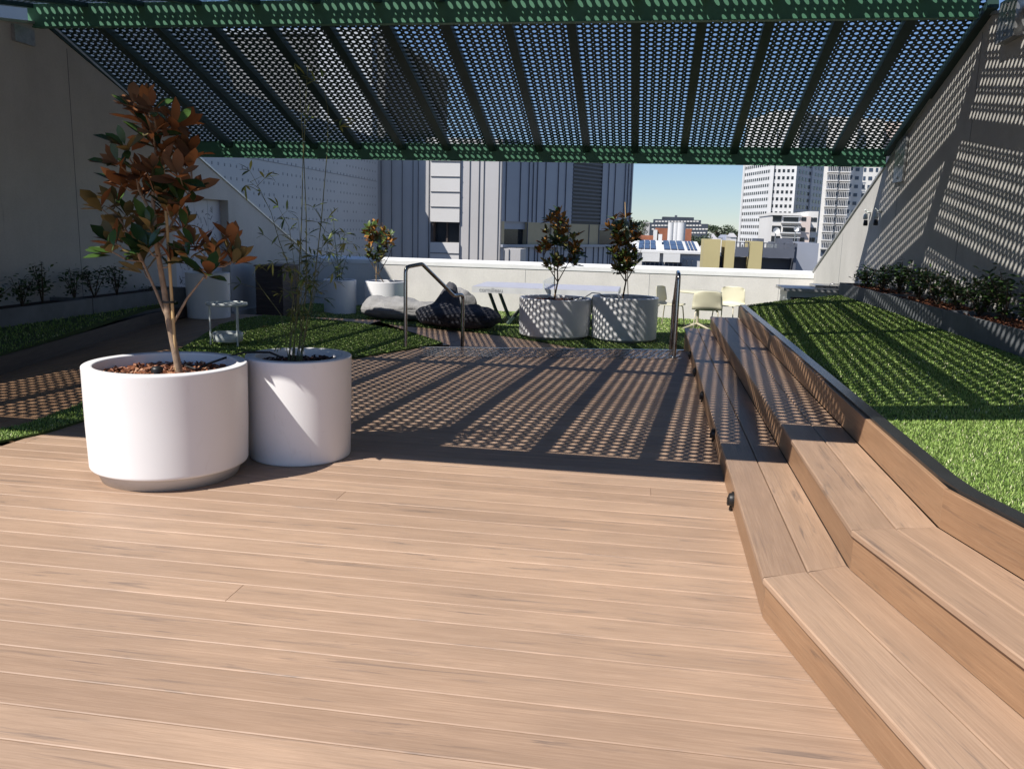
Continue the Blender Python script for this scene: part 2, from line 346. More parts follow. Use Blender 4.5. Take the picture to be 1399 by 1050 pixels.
for k in range(N):
    x=rng.uniform(1.2,2.9); y=rng.uniform(2.2,13.2); d=math.hypot(x,y); sc=max(1,d/4.5)
    if rng.random()>1/sc**1.3 or not pip(x,y,P): continue
    if y<3.0 and x<1.2: continue
    t=rng.uniform(0,6.283); h=.017; hh=h*rng.uniform(.6,1.2); ln=rng.uniform(.2,1)*h; ww=.0032*sc*rng.uniform(.8,1.3)
    z=moundz(x,y)-.002; cx,sx=math.cos(t),math.sin(t); px,py=-sx*ww/2,cx*ww/2
    m.add([(x-px,y-py,z),(x+px,y+py,z),(x+cx*ln*.35+px*.9,y+sx*ln*.35+py*.9,z+hh*.6),(x+cx*ln*.35-px*.9,y+sx*ln*.35-py*.9,z+hh*.6),(x+cx*ln,y+sx*ln,z+hh)],[(0,1,2,3),(3,2,4)],1,r=min(1,max(0,rng.gauss(.5,.25))))
tag(m.build('turf',[M['grass_base'],M['blade']]),kind='stuff')
lawn=[(-4.75,4.62),(-4.45,4.70),(-4.19,4.86),(-4.08,5.15),(-4.06,5.6),(-3.98,6.4),(-3.75,7.4),(-3.42,8.4),(-3.21,8.97),(-2.53,10.54),(-2.84,10.96),(-3.6,11.8),(-4.42,12.38),(-5.3,12.7),(-6.0,12.72),(-6.1,12.3),(-6.03,11.32),(-5.42,9.43),(-4.95,7.6),(-4.43,5.98),(-4.36,5.3),(-4.5,4.95)]
m=MB(); 
m.prism([(-4.2,10.1),(-2.75,10.1),(-2.45,10.55),(-2.80,11.05),(-3.6,11.92),(-4.4,12.5),(-4.2,12.9)],ZF+.005,-.005); tag(m.build('lawn_kerb',M['dark_timber']),kind='structure')
turf('turf',lawn,lambda x,y:0.004,9000,.019,near=7,w=.005)
turf('turf',[(-7.6,15.2),(-5.46,15.6),(-4.39,15.05),(-3.2,14.75),(-2.19,14.15),(-.85,13.05),(.2,12.3),(.9,12.1),(3.4,12.1),(3.4,18.45),(-7.6,18.45)],lambda x,y:ZF+.004,2600,.022,near=9,w=.007,tint=.08)
turf('turf',[(-7.04,3),(-6.0,3),(-6.02,7.0),(-6.95,11.0),(-7.04,12.2)],lambda x,y:.16+.1*max(0,(-6.1-x)),1500,.03,near=9,w=.006)
m=MB()
for a,b in (((-5.98,3),(-6.0,7.0)),((-6.0,7.0),(-6.93,11.0)),((-6.93,11.0),(-7.02,12.25))):
    m.bar((*a,.085),(*b,.085),.03,.17)
m.hexa([(-7.6,3,.004),(-6.0,3,.004),(-6.02,7,.004),(-6.95,11,.004),(-7.04,12.2,.004),(-7.6,12.2,.004)],[(-7.6,3,.13),(-6.0,3,.13),(-6.02,7,.13),(-6.95,11,.13),(-7.04,12.2,.13),(-7.6,12.2,.13)])
tag(m.build('bed_kerb',M['dark_timber']),kind='structure')
# ------------------------------------------------------------ timber tiers on the right
st=empty('timber_steps',(.9,6,0),'two tier brown timber steps curving along the raised turf on the right','steps')
YB=3.3
def run(fa,fb,z,nb,name,ya=YE,gap=.005):
    # tread boards between plan curves fa (nose) and fb (back), mitred at the bend
    for seg_ in ('far','near'):
        for k in range(nb):
            m=MB(); q0,q1=k/nb,(k+1)/nb
            def pt(Y,q): return fa(Y)+(fb(Y)-fa(Y))*q
            yb0=3.25+(3.45-3.25)*q0 if fa is t1 else 3.40+.12*q0
            yb1=3.25+(3.45-3.25)*q1 if fa is t1 else 3.40+.12*q1
            g0=gap/2 if k else 0; g1=gap/2 if k<nb-1 else 0
            if seg_=='far':
                m.board((pt(yb0,q0)+g0,yb0+.002,z),(pt(ya,q0)+g0,ya,z),(pt(ya,q1)-g1,ya,z),(pt(yb1,q1)-g1,yb1+.002,z),(0,0,1),.024,.005)
            else:
                m.board((pt(YN,q0)+g0,YN,z),(pt(yb0,q0)+g0,yb0-.002,z),(pt(yb1,q1)-g1,yb1-.002,z),(pt(YN,q1)-g1,YN,z),(0,0,1),.024,.005)
            part(m,name,M['tread'],st)
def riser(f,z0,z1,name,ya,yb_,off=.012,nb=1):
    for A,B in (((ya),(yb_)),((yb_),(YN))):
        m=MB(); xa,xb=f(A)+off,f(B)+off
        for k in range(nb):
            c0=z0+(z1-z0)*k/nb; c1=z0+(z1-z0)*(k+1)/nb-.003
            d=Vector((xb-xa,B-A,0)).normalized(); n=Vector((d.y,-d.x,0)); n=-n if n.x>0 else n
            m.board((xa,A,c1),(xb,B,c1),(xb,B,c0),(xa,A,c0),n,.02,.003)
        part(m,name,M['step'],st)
run(t1,lambda Y:t2(Y)+.012,Z1,2,'tread'); run(t2,lambda Y:t3(Y)+.004,Z2,2,'tread')
riser(t1,.001,Z1-.026,'riser',10.9,3.25); 
m=MB(); m.board((t1(10.9)+.012,10.9,Z1-.026),(t1(YE)+.012,YE,Z1-.026),(t1(YE)+.012,YE,ZF),(t1(10.9)+.012,10.9,ZF),(-1,0,0),.02,.003); part(m,'riser',M['step'],st)
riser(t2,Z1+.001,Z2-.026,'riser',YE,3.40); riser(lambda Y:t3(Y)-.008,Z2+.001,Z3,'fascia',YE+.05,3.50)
m=MB() # carcass
for f0,z in ((t1,Z1-.03),(t2,Z2-.03)):
    m.prism([(f0(Y)+.034,Y) for Y in (YN,3.35,YE-.02)]+[(1.9,YE-.02),(1.9,YN)],-.39 if f0 is t1 else Z1-.028,z)
m.prism([(t3(Y)+.03,Y) for Y in (YN,3.5,YE+.04)]+[(2.9,13.2),(2.9,YN)],Z2-.028,Z3-.03)
m.prism([(1.3,YE),(1.45,YE+.2),(2.0,12.8),(2.9,13.2),(2.9,YE)],ZF,Z2-.03)
part(m,'carcass',M['dark_timber'],st)
m=MB() # dark edging cap between fascia and turf
Y_=[YN,1.5,2.6,3.2,3.45,3.65,3.9,5,7,9,11,YE+.05]
b_=[];ring=[]
def capx(Y,w):
    base=tier(1.245,3.52,Y,.010); return base+w
vsb=[];N_=len(Y_)
for Y in Y_:
    vsb+=[(capx(Y,0.014),Y,Z3-.10),(capx(Y,0.014),Y,Z3+.012),(capx(Y,.088),Y,Z3+.012),(capx(Y,.088),Y,Z3-.10)]
m.add(vsb,[(4*i+k,4*i+(k+1)%4,4*(i+1)+(k+1)%4,4*(i+1)+k) for i in range(N_-1) for k in range(4)]+[(0,3,2,1),(4*(N_-1),4*(N_-1)+1,4*(N_-1)+2,4*(N_-1)+3)])
M['edging']=plain('dark_metal_edging',(.05,.055,.06),.25,.6,var=.2,scale=6)
part(m,'edging',M['edging'],st)
for Y,z in ((4.57,.068),(6.05,.085),(7.5,.085),(8.85,.085),(10.1,.085)):
    m=MB(); x=t1(Y)+.012; a=Vector((-1,0,0))
    for r0,r1,d0,d1 in ((.044,.044,0,.010),(.037,.034,.010,.024),(.034,.02,.024,.030)):
        prof=[(r0,d0),(r1,d1)]; vs=[]
        for rr,dd in prof:
            for k in range(20): t=2*math.pi*k/20; vs.append((x-dd,Y+rr*math.cos(t),z+rr*math.sin(t)))
        m.add(vs,[(k,20+k,20+(k+1)%20,(k+1)%20) for k in range(20)],smooth=True); m.add(vs[20:],[tuple(reversed(range(20)))])
    m.box(x-.034,x-.022,Y-.018,Y+.018,z-.03,z+.006); m.tube([(x-.012,Y,z-.04),(x-.014,Y+.004,z-.062)],.008,6)
    part(m,'step_light',M['black'],st)
# stair down to the lower terrace
sd=empty('stair_flight',(-1,10.8,ZF),'low timber stair flight dropping to the lower terrace between two handrails','stair')
ed=Vector((.966,.258,0)); nd=Vector((-.258,.966,0)); e0=Vector((edgeX(10.12),10.12,0)); e1=Vector((.55,11.03,0))
m=MB(); a=e0+nd*.0;b=e1
m.board(a+Vector((0,0,-.17))+nd*.02,b+Vector((0,0,-.17))+nd*.02,b+nd*.36+Vector((0,0,-.17)),a+nd*.36+Vector((0,0,-.17)),(0,0,1),.025); part(m,'tread',M['step'],sd)
m=MB(); m.board(a+Vector((0,0,-.03))+nd*.02,b+Vector((0,0,-.03))+nd*.02,b+nd*.02+Vector((0,0,-.168)),a+nd*.02+Vector((0,0,-.168)),nd,.02); part(m,'riser',M['step'],sd)
m=MB(); m.board(a+Vector((0,0,-.197))+nd*.35,b+Vector((0,0,-.197))+nd*.35,b+nd*.35+Vector((0,0,-.335)),a+nd*.35+Vector((0,0,-.335)),nd,.02); part(m,'riser',M['step'],sd)
m=MB(); m.bar(a+Vector((0,0,.006))-nd*.03,b+Vector((0,0,.006))-nd*.03,.05,.01); part(m,'nosing',M['steel'],sd)
# tactile strip of small steel bars
ts=MB()
nc=int((e1-e0).length/.075)
for j in range(9):
    for i in range(nc):
        c=e0+ed*(.16+i*.075+(.0375 if j%2 else 0))-nd*(.14+j*.075)+Vector((0,0,.004))
        if c.x>.47: continue
        t=R(38) if (i+j)%2 else R(-38); u=Vector((math.cos(t),math.sin(t),0)); v=Vector((-math.sin(t),math.cos(t),0))
        ts.obox(c,u*.031,v*.010,Vector((0,0,.004)))
tag(ts.build('tactile_strip',M['steel']),'band of small steel tactile bars across the deck at the stair head','tactile strip')
# handrails
def rail(name,pts,label):
    root=empty(name,(pts[0][0],pts[0][1],0),label,'handrail','steel handrails at the low stair')
    P=[]; pts=[Vector(p) for p in pts]
    for i,p in enumerate(pts):
        if 0<i<len(pts)-1:
            a=(pts[i-1]-p).normalized(); b=(pts[i+1]-p).normalized(); r=.07 if abs(a.dot(b))<.5 else .03
            for t in (0,.25,.5,.75,1):
                P.append((p+a*r)*(1-t)**2+p*2*t*(1-t)+(p+b*r)*t*t)
        else: P.append(p)
    m=MB(); m.tube(P,.024,14); rl=part(m,'rail',M['steel'],root)
    for e in (pts[0],pts[-1]):
        m=MB(); m.lathe([(.001,.014),(.045,.014),(.05,.006),(.05,0)],(e.x,e.y,e.z+.001),20); part(m,'base_flange',M['steel'],rl)
    return root
d=Vector((.4,.917,0)); A=Vector((-2.87,9.98,0))
rail('handrail',[A,A+Vector((0,0,1.0)),A+d*.32+Vector((0,0,1.03)),A+d*1.0+Vector((0,0,.60)),A+d*1.2+Vector((0,0,.61)),A+d*1.2+Vector((0,0,ZF))],'bent steel handrail left of the stair in front of the bean bags')
d=Vector((.0,1,0)); A=Vector((.405,10.35,0))
rail('handrail',[A,A+Vector((0,0,1.0)),A+d*.32+Vector((0,0,1.02)),A+d*1.0+Vector((0,0,.60)),A+d*1.2+Vector((0,0,.61)),A+d*1.2+Vector((0,0,ZF))],'steel handrail seen end on beside the timber steps and beige chairs')
# ------------------------------------------------------------ walls
def topz(Y):
    if Y<3.4: return 2.80
    if Y<10.3: return 2.80+(3.87-2.80)*(Y-3.4)/6.9
    return 3.87-.375*(Y-10.3)
rw=empty('side_wall',(3.6,8,ZF),'tall pale rendered wall with sloping top on the right of the terrace','wall')
m=MB(); m.xprism([(-.5,-.5),(18.75,-.5),(18.75,topz(18.75)),(10.3,topz(10.3)),(3.4,2.8),(-.5,2.8)],3.5,3.75); 
part(m,'wall',M['wall'],rw)
for Y in (5.2,7.8,10.4,13.0,16.2): m=MB(); m.box(3.497,3.4995,Y,Y+.006,-.3,topz(Y)-.1); part(m,'panel_joint',M['seam'],rw)
def copingmesh(x0,x1):
    m=MB(); ys=[3.4,10.3,18.8]
    for a,b in zip(ys,ys[1:]):
        za,zb=topz(a),topz(b); n=Vector((0,-(zb-za),(b-a))).normalized(); h=n*.035
        m.hexa([(x0,a,za+.002),(x1,a,za+.002),(x1,b,zb+.002),(x0,b,zb+.002)],[(x0,a,za+h.z),(x1,a,za+h.z),(x1,b,zb+h.z),(x0,b,zb+h.z)])
    return m
part(copingmesh(3.475,3.78),'coping',M['coping'],rw)
lw=empty('side_wall',(-7.8,8,ZF),'tall grey wall in shade on the left with a recessed panel niche','wall')
m=MB(); NY0,NY1,NZ=13.0,14.85,1.86
m.xprism([(-.5,-.5),(NY0,-.5),(NY0,topz(NY0)),(10.3,topz(10.3)),(3.4,2.8),(-.5,2.8)],-7.9,-7.65)
m.xprism([(NY1,-.5),(18.75,-.5),(18.75,topz(18.75)),(NY1,topz(NY1))],-7.9,-7.65)
m.xprism([(NY0,NZ),(NY1,NZ),(NY1,topz(NY1)),(NY0,topz(NY0))],-7.9,-7.65)
m.xprism([(NY0,-.5),(NY1,-.5),(NY1,NZ),(NY0,NZ)],-7.9,-7.83)
part(m,'wall',M['wall'],lw); part(copingmesh(-7.93,-7.625),'coping',M['coping'],lw)
m=MB()
for k in range(4):
    y0=NY0+.02+k*.46; m.xprism([(y0,-.3),(y0+.45,-.3),(y0+.45,NZ-.02),(y0,NZ-.02)],-7.828,-7.815)
mp=part(m,'niche_panel',M['mural'],lw)
m=MB(); r2=random.Random(3)
for k in range(150):
    y=r2.uniform(NY0+.1,NY1-.1); z=r2.uniform(0,NZ-.15); t=r2.uniform(0,3.14); l=r2.uniform(.02,.06)
    m.obox((-7.813,y,z),Vector((0,math.cos(t)*l,math.sin(t)*l)),Vector((.0015,0,0)),Vector((0,-math.sin(t),math.cos(t)))*.006)
part(m,'etched_mark',M['muralink'],mp)
for Y in (5.4,8.0,10.6): m=MB(); m.box(-7.6495,-7.647,Y,Y+.006,-.3,topz(Y)-.1); part(m,'panel_joint',M['seam'],lw)
m=MB(); m.box(-7.648,-7.60,14.85,18.48,ZF+.02,ZF+.16); part(m,'skirting',M['wall'],lw)
pa=empty('parapet',(-2,18.6,ZF),'low white parapet wall closing the far end of the terrace','parapet wall')
m=MB(); m.box(-7.648,3.498,18.5,18.74,-.5,.62); part(m,'wall',M['parapet'],pa)
m=MB(); m.hexa([(-7.645,18.488,.622),(3.495,18.488,.622),(3.495,18.78,.622),(-7.645,18.78,.622)],[(-7.645,18.488,.71),(3.495,18.488,.71),(3.495,18.78,.77),(-7.645,18.78,.77)])
part(m,'cap',M['cap'],pa)
for x in (-5.3,-2.6,.1,2.8): m=MB(); m.box(x,x+.006,18.496,18.4985,-.3,.62); part(m,'panel_joint',M['coping'],pa)
# ------------------------------------------------------------ perforated canopy
cn=empty('perforated_canopy',(-2,7,3),'dark green perforated steel canopy folded over the terrace','canopy')
PW=.743; XR=3.46; CR=.0975
def perf(L,cols=7,r=.0242,rs=.0082):
    rows=max(1,int(round(L/CR))); cy=L/rows; W_=cols*CR
    m=MB(); T=[2*math.pi*k/16 for k in range(16)]
    for j in range(rows):
        for i in range(cols):
            cx,cyc=(i+.5)*CR-W_/2,(j+.5)*cy; hx,hy=CR/2,cy/2; inner=[(cx+r*math.cos(t),cyc+r*math.sin(t)) for t in T]
            outer=[]
            for q in range(4):
                sx,sy=[(1,1),(-1,1),(-1,-1),(1,-1)][q]
                mid=[(hx,0),(0,hy),(-hx,0),(0,-hy)][q]
                outer.append((cx+mid[0],cyc+mid[1]))
                c=(cx+sx*hx,cyc+sy*hy)
                if q%2==0: arc=[(0,-sy),( -sx*.7071,-sy*.7071),(-sx,0)]
                else: arc=[(-sx,0),(-sx*.7071,-sy*.7071),(0,-sy)]
                for a_ in arc: outer.append((c[0]+a_[0]*rs,c[1]+a_[1]*rs))
            m.add([(x,y,0) for x,y in inner]+[(x,y,0) for x,y in outer],[(k,16+k,16+(k+1)%16,(k+1)%16) for k in range(16)])
    e=(PW-W_)/2
    if e>0:
        for s_ in (-1,1):
            x0,x1=(W_/2,PW/2) if s_>0 else (-PW/2,-W_/2)
            m.add([(x0,0,0),(x1,0,0),(x1,L,0),(x0,L,0)],[(0,1,2,3)])
    return m.mesh('canopy_panel',M['greendark'])
def slab(p0,p1,upz=0):
    p0=Vector(p0);p1=Vector(p1); return p0,p1,(p1-p0).length
NEAR0=(3.80,2.80+.205); 
def nz_(Y): return 4.075-.166*(10.05-Y)
def fz_(Y): return 4.015-.345*(Y-10.05)
spans=[((3.69,nz_(3.69)),(6.82,nz_(6.82))),((6.98,nz_(6.98)),(10.0,nz_(10.0))),((10.1,fz_(10.1)),(13.62,fz_(13.62)))]
for (ya,za),(yb,zb) in spans:
    L=math.hypot(yb-ya,zb-za); me=perf(L); ang=math.atan2(zb-za,yb-ya); 
    for i in range(15):
        o=bpy.data.objects.new('canopy_panel',me); COL.objects.link(o); o.parent=cn
        o.location=Vector((XR-PW*(i+.5),ya,za))-cn.location; o.rotation_euler=(ang,0,0)
    mr=MB(); mr.box(-.056,.056,0,L,-(.10 if ya>10 else .055),-.003); rme=mr.mesh('rib',M['greendark'])
    for i in range(16):
        o=bpy.data.objects.new('rib',rme); COL.objects.link(o); o.parent=cn
        o.location=Vector((XR-PW*i,ya,za))-cn.location; o.rotation_euler=(ang,0,0)
x0,x1=XR-15*PW-.05,XR+.05
def beam(name,y0,y1,z0,z1,mat,lip=True):
    m=MB(); m.box(x0+.02,3.30 if name=='ridge_beam' else x1-.06,y0,y1,z0,z1)
    if lip: m.box(x0+.02,(3.30 if name=='ridge_beam' else x1-.06),y0-.025,y0+.03,z0-.012,z0-.001)
    return part(m,name,mat,cn)
beam('ridge_beam',10.0,10.12,3.795,4.06,M['green']); beam('eave_beam',13.62,13.74,2.545,2.80,M['green'])
m=MB(); m.box(x0,x1,3.34,3.685,nz_(3.4)-.09,nz_(3.4)+.03); part(m,'edge_beam',M['greendark'],cn)
m=MB(); m.box(x0,x1,6.825,6.975,nz_(6.9)-.03,nz_(6.9)+.05); part(m,'purlin',M['greendark'],cn)
def bracket(x0,x1,y0,y1,z0,z1):
    m=MB(); m.box(x0,x1,y0,y1,z0,z1); m.box(x0-.0,x1,y0-.012,y0-.001,z0,z1)
    for z in np.linspace(z0+.06,z1-.06,4): m.tube([(x0-.012,(y0+y1)/2,z),(x0,(y0+y1)/2,z)],.018,8)
    return part(m,'wall_bracket',M['galv'],cn)
bracket(3.462,3.496,12.75,13.2,2.28,2.90); bracket(3.40,3.496,9.3,9.72,3.46,3.86); bracket(-7.646,-7.60,9.62,9.95,3.55,3.74)
# ------------------------------------------------------------ planters
def planter(name,c,r,h,label,zb,plinth=0.0,wall_t=.065,group='round white planters',notch=False,taper=.015):
    root=empty(name,(c[0],c[1],zb),label,'planter',group)
    m=MB(); z0=plinth*.9
    m.lathe([(r*.86,z0),(r*.9,z0),(r-taper-.010,z0),(r-taper-.003,z0+.003),(r-taper,z0+.010),(r-taper+.0002,z0+.02),(r-taper*.5,h*.5),(r-.0035,h-.016),(r-.003,h-.009),(r-.0045,h-.003),(r-.008,h-.0003),(r-.014,h),(r-wall_t+.012,h),(r-wall_t+.004,h-.0005),(r-wall_t,h-.004),(r-wall_t-.001,h-.012),(r-wall_t-.004,h-.14)],(c[0],c[1],zb),96)
    part(m,'pot',M['white'],root)
    if plinth:
        m=MB(); m.lathe([(r*.80,0),(r*.84,.0),(r*.90,z0*.98)],(c[0],c[1],zb+.001),72); m.lathe([(.01,.02),(r*.80,.0)],(c[0],c[1],zb+.001),48)
        part(m,'plinth',M['white_plinth'],root)
    return root
def chips(root,c,r,z,n,mat,s=.03,lift=.02):
    m=MB(); m.lathe([(.001,.012),(r*.6,.006),(r,-.012)],(c[0],c[1],z),40)
    mm=MB(); mm.v,mm.f,mm.m,mm.uv,mm.r,mm.sm=m.v,m.f,[1]*len(m.f),m.uv,m.r,m.sm
    for k in range(n):
        t=rng.uniform(0,6.283); q=r*math.sqrt(rng.random())*.985; x,y=c[0]+q*math.cos(t),c[1]+q*math.sin(t)
        a=Vector((rng.gauss(0,1),rng.gauss(0,1),rng.gauss(0,.35))).normalized(); b=a.cross(Vector((rng.gauss(0,.5),rng.gauss(0,.5),1))).normalized(); e=a.cross(b)
        mm.obox((x,y,z+rng.uniform(0,lift)),a*s*rng.uniform(.4,1.1),b*s*rng.uniform(.15,.35),e*.003,0,r=rng.random())
    return part(mm,'mulch',[mat,M['soil']],root)
PB=(-2.75,4.52); PS=(-2.18,5.11)
pb=planter('planter',PB,.458,.67,'wide white planter with rusty leaved tree, nearest the camera',0,.085)
# recessed plinth
chips(pb,PB,.385,.585,1100,M['mulch'],.026,.03)
ps=planter('planter',PS,.338,.66,'narrower tall white planter of bamboo touching the wide nearest one',0,0)
chips(ps,PS,.268,.60,420,M['mulchdark'],.02,.02)
PF1=(-1.49,14.40);PF2=(-.30,14.42)
pf1=planter('planter',PF1,.62,.69,'wide white planter dappled with light, left of the pair before the table',ZF,.07)
chips(pf1,PF1,.54,ZF+.61,500,M['mulch'],.035,.03)
pf2=planter('planter',PF2,.56,.75,'white planter dappled with light, right of the pair beside the handrail',ZF,.06); chips(pf2,PF2,.48,ZF+.66,250,M['mulchdark'],.03)
PL=(-6.72,12.30); pl=planter('planter',PL,.335,.70,'shaded white planter in front of the wall niche',0,0); chips(pl,PL,.27,.62,120,M['mulchdark'],.03)
PC1=(-6.22,16.75);PC2=(-5.35,17.1)
pc1=planter('planter',PC1,.34,.70,'small white planter with wispy bamboo at the far left parapet',ZF,0); chips(pc1,PC1,.27,ZF+.63,100,M['mulchdark'],.03)
pc2=planter('planter',PC2,.44,.68,'white planter with round orange green tree behind the grey bean bag',ZF,0); chips(pc2,PC2,.37,ZF+.6,120,M['mulchdark'],.03)
# irrigation hose
hz=MB(); P0=Vector((PB[0]+.12,PB[1]+.12,.615)); P3=Vector((PS[0]-.12,PS[1]+.02,.63)); 
hz.tube([P0,P0+Vector((.05,.06,.03)),Vector((-2.55,4.86,.66)),Vector((-2.47,4.92,.685)),Vector((-2.40,4.97,.685)),P3+Vector((-.08,-.02,.035)),P3],.007,8)
hz.tube([P0,P0+Vector((-.06,.02,.01)),P0+Vector((-.13,.10,.0))],.007,8); 
tag(hz.build('irrigation_hose',M['rubber']),'thin black hose looping over the rims of the two near planters','hose')
hz=MB(); a=Vector((PF1[0]+.3,PF1[1]-.1,ZF+.65)); hz.tube([a,Vector((-.98,14.3,ZF+.72)),Vector((-.86,14.3,ZF+.80)),Vector((-.74,14.33,ZF+.79)),Vector((-.6,14.4,ZF+.7))],.010,6)
tag(hz.build('irrigation_hose',M['galv']),'pale hose looping between the pair of dappled planters','hose')
dm=MB(); dm.lathe([(.001,.055),(.028,.055),(.034,.04),(.034,0)],(-2.80,4.50,.59),14); tag(dm.build('drip_emitter',M['black']),'small black irrigation cap on the bark beside the trunk','irrigation cap')
# ------------------------------------------------------------ leaves and trees
def leaf(m,base,d,n,L,w,curl,mt,mb,rt,rb,seg=4,two=True):
    d=d.normalized(); n=(n-d*n.dot(d)); 
    if n.length<1e-3: n=Vector((0,0,1)).cross(d)
    n.normalize(); s=d.cross(n); prof=[0,.62,1,.86,0] if seg==4 else [0,1,0]
    K=len(prof); mid=[];lf=[];rg=[]
    for i,p in enumerate(prof):
        t=i/(K-1); c=base+d*(L*t)-n*(curl*L*t*t); mid.append(c); lf.append(c+s*(w/2*p)+n*(w*.10*p)); rg.append(c-s*(w/2*p)+n*(w*.10*p))
    vs=mid+lf[1:-1]+rg[1:-1]; a=K; b=K+K-2; fl=[];fr=[]
    for i in range(K-1):
        l0=None if i==0 else a+i-1; l1=None if i==K-2 else a+i; r0=None if i==0 else b+i-1; r1=None if i==K-2 else b+i
        f=[i]+([l0] if l0 is not None else [])+([l1] if l1 is not None else [])+[i+1]; g=[i,i+1]+([r1] if r1 is not None else [])+([r0] if r0 is not None else [])
        fl.append(tuple(reversed(f))); fr.append(tuple(reversed(g)))
    F=fl+fr; m.add(vs,F,mt,r=rt,smooth=True)
    if two:
        off=n*(-.0012 if L<.3 else -.004); m.add([v+off for v in vs],[tuple(reversed(f)) for f in F],mb,r=rb,smooth=True)
def rosette(m,c,ax,nl,L,w,tr,up=.5,toptop=.5,rust=.8,bright=0):
    ax=ax.normalized(); u=ax.cross(Vector((.3,.8,.1))).normalized(); v=ax.cross(u)
    for k in range(nl):
        t=6.283*k/nl*1.0+tr.uniform(-.4,.4)+k*.4; sp=tr.uniform(.3,1.35)
        d=(ax*math.cos(sp)+(u*math.cos(t)+v*math.sin(t))*math.sin(sp)).normalized()
        n=(ax-d*ax.dot(d))
        if n.length<.05: n=u.copy()
        l=L*tr.uniform(.55,1.15); rr=tr.random()
        leaf(m,c+d*.012-ax*tr.uniform(0,.05)*(L/.15),d,n,l,w*tr.uniform(.8,1.1)*l/L,tr.uniform(-.05,.3),(1 if rust>.9 and tr.random()<(.66 if L<.16 else .35) else (2 if rust<.9 and not bright and tr.random()<.3 else 0)),1 if rr<rust else 2,min(1,tr.random()*.8+bright),tr.random())
def magnolia(name,base,limbs,tips,L,w,nl,label,trunk_r,rustf,stake=None,seed=1,group='magnolia trees in white planters',depth=.2,mats=None,jit=0):
    tr=random.Random(seed); root=empty(name,base,label,'tree',group); B=Vector(base)
    sk=[]; m=MB()
    for limb,r0 in limbs:
        pts=[];dd=[]
        for i,(x,y) in enumerate(limb):
            p=atD(x,y,base); 
            if limb is limbs[0][0] and i==0: p=B.copy()
            pts.append(p)
        off=tr.uniform(-depth,depth)*.6 if limb is not limbs[0][0] else 0
        pts=[p+AX*off*(i/len(pts)) for i,p in enumerate(pts)]
        rr=[max(r0*.25,r0*(1-.75*i/(len(pts)-1))) for i in range(len(pts))]
        m.tube(pts,rr,9); 
        for i in range(len(pts)-1):
            for t in (0,.25,.5,.75): sk.append(pts[i].lerp(pts[i+1],t))
    lm=MB()
    for tip in tips:
        x,y,k=tip[:3]; dz=tr.uniform(-depth,depth); p=atD(x+tr.uniform(-jit,jit),y+tr.uniform(-jit,jit),base)+AX*dz
        cand=[s for s in sk if s.z<p.z-.02] or sk; q=min(cand,key=lambda s:(s-p).length+.35*abs((p.z-s.z)-(p-s).length*.6))
        mid=q.lerp(p,.5)+Vector((0,0,-.02)); m.tube([q,mid,p],[trunk_r*.22,trunk_r*.18,trunk_r*.13],6)
        ax=(p-mid).normalized()*.9+Vector((0,0,.75)); ax+=Vector((tr.uniform(-.3,.3),tr.uniform(-.3,.3),0))
        rosette(lm,p,ax,nl if k!=2 else nl-1,L,w,tr,rust=rustf.get(k,.7),bright=.9 if k==3 else 0)
    part(m,'trunk',M['bark'] if not mats else mats,root)
    part(lm,'crown',[M['leaf_top2'],M['leaf_rust2'],M['leaf_olive2']] if mats else [M['leaf_top'],M['leaf_rust'],M['leaf_olive']],root)
    if stake:
        s=MB(); a=atD(*stake[0],base)+AX*-.01; b=atD(*stake[1],base); s.tube([a,b],trunk_r*.42,7); part(s,'stake',M['stake'],root)
        s=MB()
        for tt in (.33,):
            c=a.lerp(b,tt); s.lathe([(trunk_r*1.7,-.006),(trunk_r*1.75,0),(trunk_r*1.7,.006)],(c.x-.02,c.y,c.z),14)
        part(s,'tie',M['black'],root)
    return root
mg_base=(PB[0]+.07,PB[1]+.02,.59)
tips=[(198,138,1),(188,158,1),(230,155,1),(216,172,1),(247,172,1),(205,185,1),(182,180,1),(228,188,1),(196,205,0),(222,205,1),(242,200,1),(258,222,1),(240,222,1),(204,228,0),(184,226,1),(232,236,1),(264,242,1),(270,258,1),(168,252,1),(150,272,2),(186,262,1),(142,284,2),(172,290,2),(214,276,2),(240,280,2),(258,276,1),(200,296,0),(158,308,2),(188,314,0),(226,308,0),(250,306,2),(152,326,0),(176,340,0),(204,342,0),(186,366,3),(180,352,0),(218,338,0),(240,330,2),(266,334,1),(288,338,1),(302,328,1),(302,356,2),(278,362,2),(314,356,0),(262,350,2),(294,372,0),(236,356,0),(165,330,0),(210,320,0),(222,256,1),(236,262,2),(206,150,1),(236,166,1),(196,240,1),(230,290,0)]
limbs=[([(236,508),(231,440),(224,395),(214,335),(209,275),(212,215),(214,165)],.022),([(231,440),(212,395),(190,345),(168,305),(150,280)],.010),([(232,450),(255,408),(278,378),(300,350)],.009),([(215,340),(240,290),(262,240)],.010),([(212,300),(190,260),(182,215)],.010)]
magnolia('magnolia_tree',mg_base,limbs,tips,.150,.062,9,'large magnolia with rust brown leaf undersides in the nearest planter',.022,{0:.35,1:1.0,2:.35,3:.1},((242,505),(222,215)),seed=11,depth=.24)
